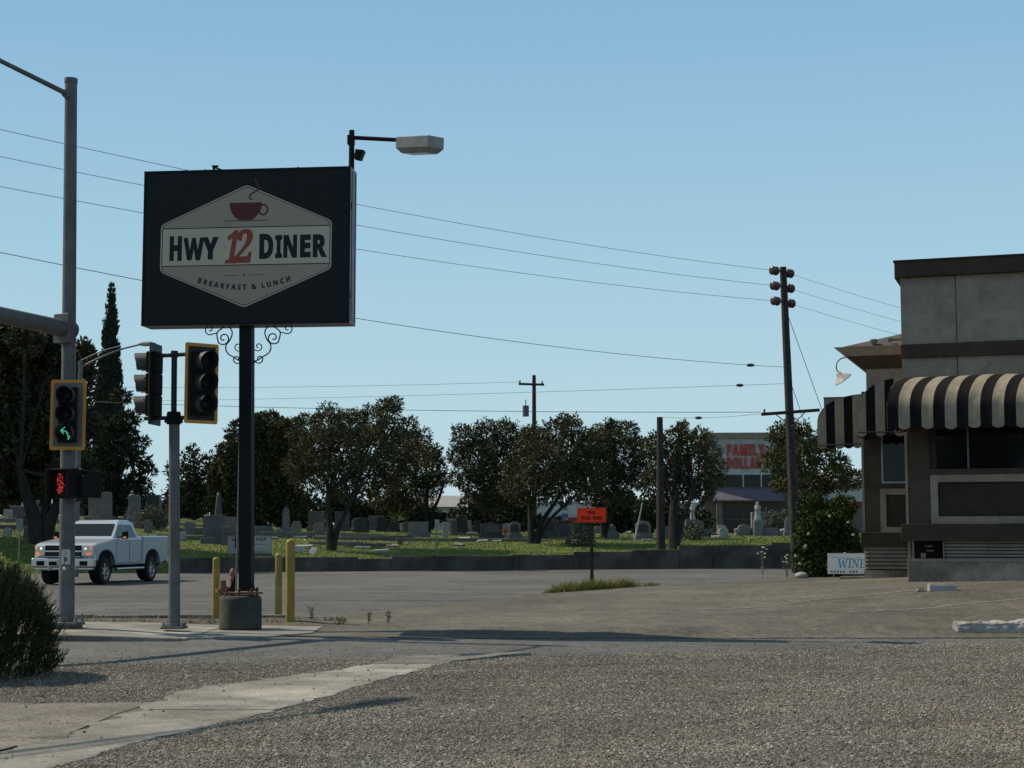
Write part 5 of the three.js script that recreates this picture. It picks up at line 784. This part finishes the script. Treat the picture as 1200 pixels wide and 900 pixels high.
{
  const y1 = gy(9.91, -88.6), t = thing('statue_pedestal', 'grey stepped pedestal under the smaller robed statue', 'monument', [9.91, y1, -88.6]);
  obj('block', [rbox(.96, .88, .7, .02, 0, .42, 0), rbox(.7, .1, .55, .02, -.1, .9, 0)], M.granite2, t); obj('step', [rbox(.6, .5, .7, .02, .6, .2, 0), rbox(.5, .24, .7, .02, 1.0, .08, 0)], M.granite2, t);
  tag(obj('statue', at(robed(.82, 1), 9.83, y1 + .95, -88.6), M.marble), 'small white robed statue on the grey stepped pedestal', 'statue');
  const y2 = gy(13.72, -91.1), u = thing('winged_monument', 'wide stone monument with central pillar and low side wings', 'monument', [13.72, y2, -91.1]);
  obj('pillar', [rbox(.64, 1.36, .5, .02, 0, .66, 0)], M.granite, u); obj('wing', [extr(tabletShape(.72, .66, 'arch'), .3, .015).translate(-.72, 0, -.15), rbox(.3, .34, .32, .02, -1.1, .15, 0)], M.granite, u); obj('wing', [rbox(.8, .5, .32, .02, .75, .23, 0), rbox(.3, .3, .32, .02, 1.25, .13, 0)], M.granite, u);
  tag(obj('statue', at(robed(1.05, 3), 13.70, y2 + .86, -90.70), M.marble), 'tall white robed statue on the pillar of the winged monument', 'statue');
  obj('statue_ledge', rbox(.5, .9, .4, .02, 0, .43, .38), M.granite, u);
  tag(obj('statue', at(robed(.9, 5), -16.9, gy(-16.9, -80.8), -80.8), M.sandstone), 'small weathered statue on the lawn behind the signal post', 'statue');
  const ym = gy(-20.1, -86); tag(obj('statue', [at(robed(1.1, 7), -20.1, ym + .5, -86), rbox(.5, .56, .5, .02, -20.1, ym + .24, -86)], M.sandstone), 'weathered statue on a block behind the truck cab', 'statue');
}
// flat ledger stones, edgings, flowers
for (const [x, z, w, m, lab] of [[-2.38, -81.2, .6, M.marble, 'pale flat ledger left of the broad dark headstone'], [-1.46, -79.8, .52, M.marble, 'pale flat ledger below the broad dark headstone'], [-.71, -80.1, .46, M.marble, 'small pale ledger near the orange flowers'], [-2.54, -76.9, .5, M.sandstone, 'sandy flat ledger on the open lawn'], [-5.84, -73.1, .62, M.marble, 'white flat slab on the lawn right of the forked olive trunk'], [-5.54, -75.5, .56, M.sandstone, 'sandy slab on the brick coloured edging'], [-3.31, -80, .6, M.granite, 'grey flat ledger behind the wooden marker post'], [11.06, -87.6, .58, M.granite, 'grey flat ledger between the two pedestals'], [-9.4, -73.4, .8, M.marble, 'tilted white slab behind the tallest yellow bollard']])
  tag(obj('ledger_stone', at(rbox(w, .12, .95, .02), x, gy(x, z) + .05, z, .06, .1 * Math.sin(x * 3), .05 * Math.sin(z)), m), lab, 'gravestone', 'flat ledger stones');
for (const [x0, z0, x1, z1, h, lab] of [[-9.6, -78.4, 1.0, -80.4, .18, 'long pale grave edging across the lawn behind the olive trunk'], [-9.4, -75.2, -5.6, -75.6, .16, 'sandy grave edging on the lawn near the olive trunk'], [-16, -77.5, -9.6, -79.5, .3, 'low stone terrace behind the cemetery name board'], [-16.2, -74.2, -13.7, -74.6, .22, 'low pale edging right of the pickup truck'], [-30, -77.0, -21.2, -78.2, .2, 'pale grave edging behind the big dark tree'], [-30, -73.2, -20.8, -73.6, .2, 'lower pale grave edging by the big dark tree'], [-8.6, -81.4, -4.9, -82.0, .14, 'short grave edging below the broad grey headstone'], [-15.5, -84, -12.4, -84.4, .3, 'dark terrace edge below the obelisk']]) {
  const t = thing('grave_edging', lab, 'edging', [0, 0, 0], 0, 'grave edgings'), n = Math.max(2, Math.round(Math.hypot(x1 - x0, z1 - z0) / 1.3));
  for (let i = 0; i < n; i++) { const a = (i + .5) / n, x = x0 + (x1 - x0) * a, z = z0 + (z1 - z0) * a; obj('edging_stone', rbox(Math.hypot(x1 - x0, z1 - z0) / n - .03, h + .1, .2, .015, x, gy(x, z) + h / 2 - .05, z, 0, -Math.atan2(z1 - z0, x1 - x0), 0), [M.sandstone, M.granite, M.granite2][(i * 7) % 3], t); }
}
function bouquet(lab, x, z, col, s = 1, y = 0) { const t = thing('flower_bouquet', lab, 'flowers', [x, gy(x, z) + y, z]), r = rng(Math.floor(x * 77 + 999)); obj('vase', lathe([[0, 0], [.07, 0], [.06, .08], [.09, .25], [.08, .25], [0, .2]], 12), M.marble, t); const g = []; for (let k = 0; k < 16; k++) g.push(at(new THREE.IcosahedronGeometry(.045 * s, 0), (r() - .5) * .26 * s, .30 + .12 * r() * s, (r() - .5) * .2)); obj('blooms', g, mat(col, .8), t); }
bouquet('orange flowers in a white vase beside the broad dark headstone', -.31, -84.2, [.75, .13, .02], 1.2);
bouquet('pink flowers in a vase beside the winged monument', 12.5, -90.7, [.5, .25, .22]);
bouquet('white flowers in a vase at the end of the winged monument', 15.1, -91.0, [.6, .6, .58]);
bouquet('white flowers in a vase beside the arched headstone with the leaning stake', 6.0, -83.7, [.6, .6, .58]);
{ // leaning white stake, wooden marker, small post sign, name board
  tag(obj('leaning_stake', bar([6.13, gy(6.13, -81.8) - .1, -81.8], [6.58, gy(6.13, -81.8) + 1.95, -81.9], .045, .03, 8), worn([.5, .49, .46], .8)), 'thin pale stake leaning before the arched headstone', 'stake');
  const x = -3.31, z = -71.5, t = thing('marker_post', 'slim weathered post with small white plates behind the wall', 'post', [x, gy(x, z) - .1, z]);
  obj('post', box(.07, 1.75, .07, 0, .85, 0), worn([.30, .28, .25], .9), t); obj('plate', rbox(.2, .32, .02, .005, .02, 1.62, .045), M.marble, t); obj('plate', rbox(.24, .12, .02, .005, .05, 1.36, .045), M.marble, t);
  const p = thing('small_road_sign', 'small grey sign plate on a thin post by the big dark tree', 'sign', [-19.9, 0, -65.8]);
  obj('post', bar([0, 0, 0], [0, 1.95, 0], .028), M.galvPlain, p); obj('plate', rbox(.28, .44, .012, .005, 0, 1.95, .035), worn([.25, .25, .25], .6), p);
  const b = thing('cemetery_board', 'low white board with black cross behind the black sign post', 'sign', [-11.2, gy(-11.2, -70) - .05, -69.6], R(3));
  obj('board', rbox(1.86, .86, .10, .01, 0, .48, 0), worn([.40, .39, .36], .9), b); obj('cap', rbox(2.1, .10, .3, .01, 0, .95, 0), M.granite2, b); obj('plinth', rbox(1.9, .2, .2, .01, 0, 0, 0), M.granite2, b);
  obj('cross', [box(.05, .5, .012, -.60, .56, .056), box(.28, .05, .012, -.60, .66, .0565)], M.black, b);
  obj('board_print', at(new THREE.PlaneGeometry(1.0, .62), .36, .52, .0535), canvasMat(500, 310, (c, w, h) => { c.fillStyle = '#aaa79e'; c.fillRect(0, 0, w, h); c.fillStyle = '#1c1c1c'; c.font = 'italic bold 92px serif'; c.fillText('ough', 190, 90); c.fillStyle = '#55534e'; c.fillRect(140, 170, 300, 10); c.fillRect(270, 260, 90, 10); }, .85), b, true);
  const s = thing('tilted_slab', 'broken white slab pieces tilted behind the tallest yellow bollard', 'gravestone', [-9.05, gy(-9.05, -70.8), -70.9]);
  obj('piece', rbox(.55, .3, .06, .01, -.25, .22, 0, -.5, .3, .1), M.marble, s); obj('piece', rbox(.3, .34, .06, .01, .42, .14, .1, -.4, -.3, -.4), M.marble, s); obj('foot', rbox(.9, .1, .3, .02, 0, .0, 0), M.granite2, s);
}
// trees on the near side of the street, behind the viewer: the diner's windows mirror them
for (const [i, p] of [[-16, 0, 26], [-9, 0, 34], [4, 0, 40]].entries()) { const src = scene.getObjectByName(['olive_tree_003', 'olive_tree', 'olive_tree_005'][i]); dup(src, p, 1.2 * i, 'olive tree on the near side of the street behind the gravel yard', 'olive trees behind the gravel yard').scale.setScalar(1.3); }

// ---------------------------------------------------------------- bushes near the camera, grass, weeds, stones
{ // spiky bush at the left edge: upright sprigs of needles over a dark mass
  const t = thing('spiky_bush', 'dark spiky evergreen bush at the edge of the gravel yard', 'bush', [-5.80, .02, -17.1]), r = rng(71);
  const P = [], N = [], C = [], I = []; let k = 0;
  const dome = (x, z) => { const q = (x / .95) ** 2 + (z / 1.0) ** 2; return q < 1 ? 1.18 * Math.pow(1 - q, .32) * (1 + .18 * fbm(x * 2.4, z * 2.4, 4)) : 0; };
  const needle = (o, d, L, w, v) => { const s = V(r() - .5, r() - .5, r() - .5).cross(d).normalize().multiplyScalar(w), n = s.clone().cross(d).normalize(), m = o.clone().addScaledVector(d, L * .45), e = o.clone().addScaledVector(d, L); P.push(o.x, o.y, o.z, m.x + s.x, m.y + s.y, m.z + s.z, e.x, e.y, e.z, m.x - s.x, m.y - s.y, m.z - s.z); for (let j = 0; j < 4; j++) { N.push(n.x, n.y, n.z); C.push(v[0], v[1], v[2]); } I.push(k, k + 1, k + 2, k, k + 2, k + 3); k += 4; };
  const stems = [];
  for (let i = 0; i < 5200; i++) {
    const x = (r() * 2 - 1) * 1.0, z = (r() * 2 - 1) * 1.05, top = dome(x, z); if (!top) continue;
    const y = top * (r() < .45 ? .82 + .2 * r() : r()), edge = Math.min(1, Math.hypot(x / .95, z));
    const out = V(x * .55 * edge, .55 + .9 * (y / 1.2), z * .55 * edge).normalize(); out.x += (r() - .5) * .45; out.z += (r() - .5) * .45; out.normalize();
    const L = .16 + .14 * r(), tone = r() < .3 ? [1.5, 1.35, 1.0] : r() < .5 ? [.8, .9, .8] : [1.1, 1.1, .9], o = V(x, Math.max(.03, y - L * .5), z);
    for (let q = 0; q < 16; q++) { const f = q / 16, b = o.clone().addScaledVector(out, L * f), d = out.clone().multiplyScalar(1.2).add(V(r() - .5, r() - .5, r() - .5).multiplyScalar(1.3)).normalize(); const v = .8 + .4 * r(); needle(b, d, .055 + .04 * r(), .0045, tone.map(a => a * v)); }
  }
  const g = new THREE.BufferGeometry(); g.setAttribute('position', new THREE.Float32BufferAttribute(P, 3)); g.setAttribute('normal', new THREE.Float32BufferAttribute(N, 3)); g.setAttribute('color', new THREE.Float32BufferAttribute(C, 3)); g.setIndex(I);
  rawMesh('crown', g, L_jun, t);
  for (let i = 0; i < 26; i++) { const a = r() * 2 * PI, q = .2 + .55 * r(), x = q * Math.cos(a), z = q * Math.sin(a); stems.push(tube([[x * .2, 0, z * .2], [x * .6, dome(x, z) * .4, z * .6], [x, dome(x, z) * .85, z]], .012, 8, 5)); }
  obj('stems', stems, M.bark, t);
}
{ // clipped dark shrub with white flowers beside the diner
  const x = 7.25, z = -37.4, y = lotH(7.2, -37), t = thing('flowering_shrub', 'dense dark shrub with few white flowers beside the diner wall', 'shrub', [x, y - .05, z]), r = rng(81), bl = [];
  for (let k = 0; k < 34; k++) { const a = r() * 2 * PI, v = r(), q = .52 * Math.sqrt(r()); bl.push([Math.cos(a) * q, .25 + 1.50 * v, Math.sin(a) * q, .34 - .07 * v]); }
  rawMesh('crown', foliage(bl, { n: 9000, len: .075, wid: .022, seed: 82, inner: .3, rag: .25, tones: [[.55, .6, .6], [.7, .75, .65], [1.1, 1.15, .8], [.45, .5, .5]] }), L_bush, t);
  for (const [fx, fy, fz] of [[-.10, 1.42, .80], [.32, 1.28, .78], [-.55, 1.02, .62], [.14, .52, .86], [.22, .58, .84], [-.74, .35, .5], [-.62, .75, .62], [-.80, .52, .35], [.42, 1.0, .8], [-.72, .12, .5]]) { const g = []; for (let k = 0; k < 5; k++) g.push(at(new THREE.SphereGeometry(.02, 6, 4).scale(1, .4, 1), fx + .02 * Math.cos(k * 1.257), fy + .02 * Math.sin(k * 1.257), fz)); obj('flower', g, mat([.7, .7, .66], .6), t); }
  obj('stem', [bar([0, 0, 0], [.1, .9, 0], .05, .03, 7), bar([0, 0, 0], [-.25, .9, .1], .04, .02, 7)], M.bark, t);
  tag(obj('rubble_stone', at(new THREE.IcosahedronGeometry(.12, 1).scale(1.3, .7, 1), 6.55, y + .03, -36.9), M.marble), 'pale stone at the foot of the flowering shrub', 'stone');
}
function blades(name, n, seed, place, col, h0, h1, w) { // one blade shape, many copies
  const g = new THREE.BufferGeometry(); g.setAttribute('position', new THREE.Float32BufferAttribute([-1, 0, 0, 1, 0, 0, .25, .6, .25, -.6, .6, .2, .5, 1, .55], 3)); g.setIndex([0, 1, 2, 0, 2, 3, 3, 2, 4]); g.computeVertexNormals();
  const m = new THREE.InstancedMesh(g, mat([1, 1, 1], .85, { side: THREE.DoubleSide }), n), r = rng(seed), o = new THREE.Object3D(), c = new THREE.Color();
  for (let i = 0; i < n; i++) { const [x, y, z, k = 1] = place(r); o.position.set(x, y, z); o.rotation.set((r() - .5) * .7, r() * 2 * PI, (r() - .5) * .7); const h = (h0 + (h1 - h0) * r()) * k; o.scale.set(w * (.7 + .6 * r()), h, h * .7); o.updateMatrix(); m.setMatrixAt(i, o.matrix); const q = col[Math.floor(r() * col.length)], v = .7 + .6 * r(); c.setRGB(q[0] * v, q[1] * v, q[2] * v); m.setColorAt(i, c); }
  m.castShadow = m.receiveShadow = true; m.name = numbered(name); scene.add(m); return stuff(m);
}
tag(blades('lawn_grass', 70000, 91, r => { const x = -34 + 56 * r(), s = .2 + 26 * r() * r(), z = wallZ(x) - s; const k = .6 + 1.1 * Math.max(0, .5 + fbm(x * .5, z * .5, 9)); return [x, hillH(x, z) - .01, z, k]; }, [[.175, .24, .038], [.19, .245, .048], [.23, .235, .075], [.15, .20, .035]], .025, .07, .03), 'short green grass on the sloping cemetery lawn', 'grass');
tag(blades('verge_grass', 9000, 92, r => { const x = .5 + 6.7 * (r() < .6 ? r() * .42 : r()), dense = (.25 + .75 * smooth(3.6, 2.2, x)) * smooth(.4, 1.1, x) * (.55 + 1.1 * Math.max(0, .4 + fbm(x * 1.6, 3, 5))); const z = lotBack(x) - .1 - (x < 3 ? 2.2 : .9) * r() * r(); return [x, Math.max(0, lotH(x, lotBack(x)) - .25 * (lotBack(x) - z)) - .03, z, dense * (1 - .0 * x)]; }, [[.27, .24, .06], [.22, .22, .055], [.34, .29, .10], [.17, .18, .05]], .12, .36, .010), 'pale dry grass along the far edge of the lot', 'grass');
tag(blades('corner_weeds', 2600, 93, r => { const x = -9 + 6.2 * r(), z = -27.2 - 1.7 * r(), k = fbm(x * 1.2, z * 1.2, 3) > 0 ? 1 : .25; return [x, .03, z, k]; }, [[.19, .15, .08], [.15, .14, .05], [.24, .20, .12]], .03, .12, .012), 'low dry weeds on the dirt strip behind the corner', 'weeds');
// single weeds
const greenLeaf = mat([.14, .12, .07], .9), paleBloom = mat([.42, .41, .37], .9);
for (const [x, z, h, lab, bloom] of [[-3.42, -27.9, .34, 'upright weed beside the tallest yellow bollard'], [-2.35, -26.8, .22, 'small weed at the edge of the sign pad'], [-2.0, -26.4, .26, 'taller thin weed in the crack at the lot edge'], [5.9, -38.4, .85, 'tall dry flowering weed at the far lot edge', 1], [6.5, -38.6, .62, 'lower dry flowering weed before the flowering shrub', 1]]) {
  const t = thing('weed', lab, 'weed', [x, z < -30 ? lotH(x, lotBack(x)) - .1 : Math.max(.02, lotH(x, z)), z]), r = rng(Math.floor(1000 + x * 31)), g = [], l = [];
  for (let k = 0; k < 4; k++) { const a = r() * 2 * PI, e = [Math.cos(a) * h * .28 * r(), h * (.6 + .4 * r()), Math.sin(a) * h * .25 * r()]; g.push(tube([[0, 0, 0], [e[0] * .3, e[1] * .5, e[2] * .3], e], .006, 8, 4)); for (let q = 0; q < 7; q++) { const f = .3 + .7 * r(); l.push(at(new THREE.IcosahedronGeometry(.010 + .008 * r(), 0).scale(1.6, .5, 1), e[0] * f + (r() - .5) * .06, e[1] * f, e[2] * f + (r() - .5) * .06, 0, r() * 3)); } }
  obj('stalk', g, mat([.14, .12, .06], .9), t); obj('leaves', l, greenLeaf, t);
  if (bloom) for (let k = 0; k < 7; k++) { const a = r() * 2 * PI, q = h * .16 * r(); obj('flower_head', at(new THREE.IcosahedronGeometry(.03, 1).scale(1, .7, 1), Math.cos(a) * q, h * (.62 + .38 * r()), Math.sin(a) * q), paleBloom, t); }
}
// loose chips of the gravel yard and on the walk
function chips(name, n, seed, place, col, s0, s1, lab) {
  const g = new THREE.IcosahedronGeometry(1, 0), p = g.attributes.position, rr = rng(seed + 1), seen = {}; for (let i = 0; i < p.count; i++) { const key = [p.getX(i), p.getY(i), p.getZ(i)].map(v => v.toFixed(2)).join(); seen[key] = seen[key] || .7 + .5 * rr(); const k = seen[key]; p.setXYZ(i, p.getX(i) * k, p.getY(i) * k * .62, p.getZ(i) * k); } g.computeVertexNormals();
  const m = new THREE.InstancedMesh(g, mat([1, 1, 1], .9), n), r = rng(seed), o = new THREE.Object3D(), c = new THREE.Color();
  for (let i = 0; i < n; i++) { const [x, y, z] = place(r), s = s0 + (s1 - s0) * r() ** 3; o.position.set(x, y + s * .15, z); o.rotation.set((r() - .5) * .8, r() * 6.3, (r() - .5) * .8); o.scale.set(s * (.8 + .5 * r()), s, s * (.8 + .5 * r())); o.updateMatrix(); m.setMatrixAt(i, o.matrix); const q = col[Math.floor(r() * col.length)], tn1 = fbm(x * .7, z * .7, 61), v = (.65 + .7 * r()) * (1 + .55 * fbm(x * .42, z * .6, 50) + .3 * fbm(x * 1.6, z * 2.2, 55)); c.setRGB(q[0] * v * (1 + .08 * tn1), q[1] * v, q[2] * v * (1 - .14 * tn1)); m.setColorAt(i, c); }
  m.castShadow = m.receiveShadow = true; m.name = numbered(name); scene.add(m); return tag(stuff(m), lab, 'gravel');
}
const onWalk = (x, z) => z > -20.8 && x > lerpPts(wayL, z) + .05 && x < lerpPts(wayR, z) - .05, onDirt = (x, z) => z > -14.5 && x < lerpPts(wayL, z) + .05;
chips('gravel', 330000, 95, r => { for (;;) { const z = -9.8 - 14.5 * Math.pow(r(), 1.25), x = (2 * r() - 1) * (-z * .335 + .5); if (z < gravEdge(x) + .05 || onWalk(x, z) || (onDirt(x, z))) continue; if (r() < .55 * smooth(-.05, .35, fbm(x * .55, z * .8, 13)) + .25 * smooth(0, .3, fbm(x * 2.2, z * 2.6, 31))) continue; return [x, gravH(x, z), z]; } }, [[.175, .155, .126], [.20, .178, .142], [.125, .113, .094], [.28, .25, .21], [.15, .135, .116], [.09, .082, .07]], .0045, .0155, 'loose grey and tan gravel of the yard');
chips('larger_stones', 7000, 99, r => { for (;;) { const z = -9.8 - 14 * r(), x = (2 * r() - 1) * (-z * .335 + .5); if (z < gravEdge(x) + .05 || onWalk(x, z) || onDirt(x, z)) continue; return [x, gravH(x, z), z]; } }, [[.22, .20, .165], [.30, .275, .235], [.12, .11, .095], [.17, .15, .125]], .009, .019, 'larger stones strewn over the gravel yard');
chips('scattered_chips', 260, 96, r => { const z = -10.3 - 10 * r(), x = lerpPts(wayL, z) - (z > -14.4 ? 2.5 * r() : 0) + (lerpPts(wayR, z) - lerpPts(wayL, z)) * r(); return [x, .042, z]; }, [[.07, .065, .06], [.13, .12, .11], [.20, .18, .16]], .004, .015, 'stray stone chips on the concrete walk');
chips('road_chips', 5000, 97, r => { const x = -8 + 17 * r(), z = gravEdge(x) - .05 - 2.2 * r() ** 3; return [x, .004, z]; }, [[.17, .158, .135], [.12, .113, .10], [.24, .22, .2]], .005, .014, 'loose stone chips along the asphalt strip');
// spray of reddish paint on the gravel is stain in the ground: a thin irregular patch of dyed chips
chips('red_dyed_chips', 300, 98, r => { const t = r(), z = -11.0 - 3.4 * t, x = (.0 + .265 * -z) - .02 * t + (r() - .5) * .28; return [x, gravH(x, z) + .003, z]; }, [[.19, .115, .09], [.17, .115, .095]], .004, .011, 'faded red dyed chips in a streak on the gravel');

renderer.render(scene, camera);
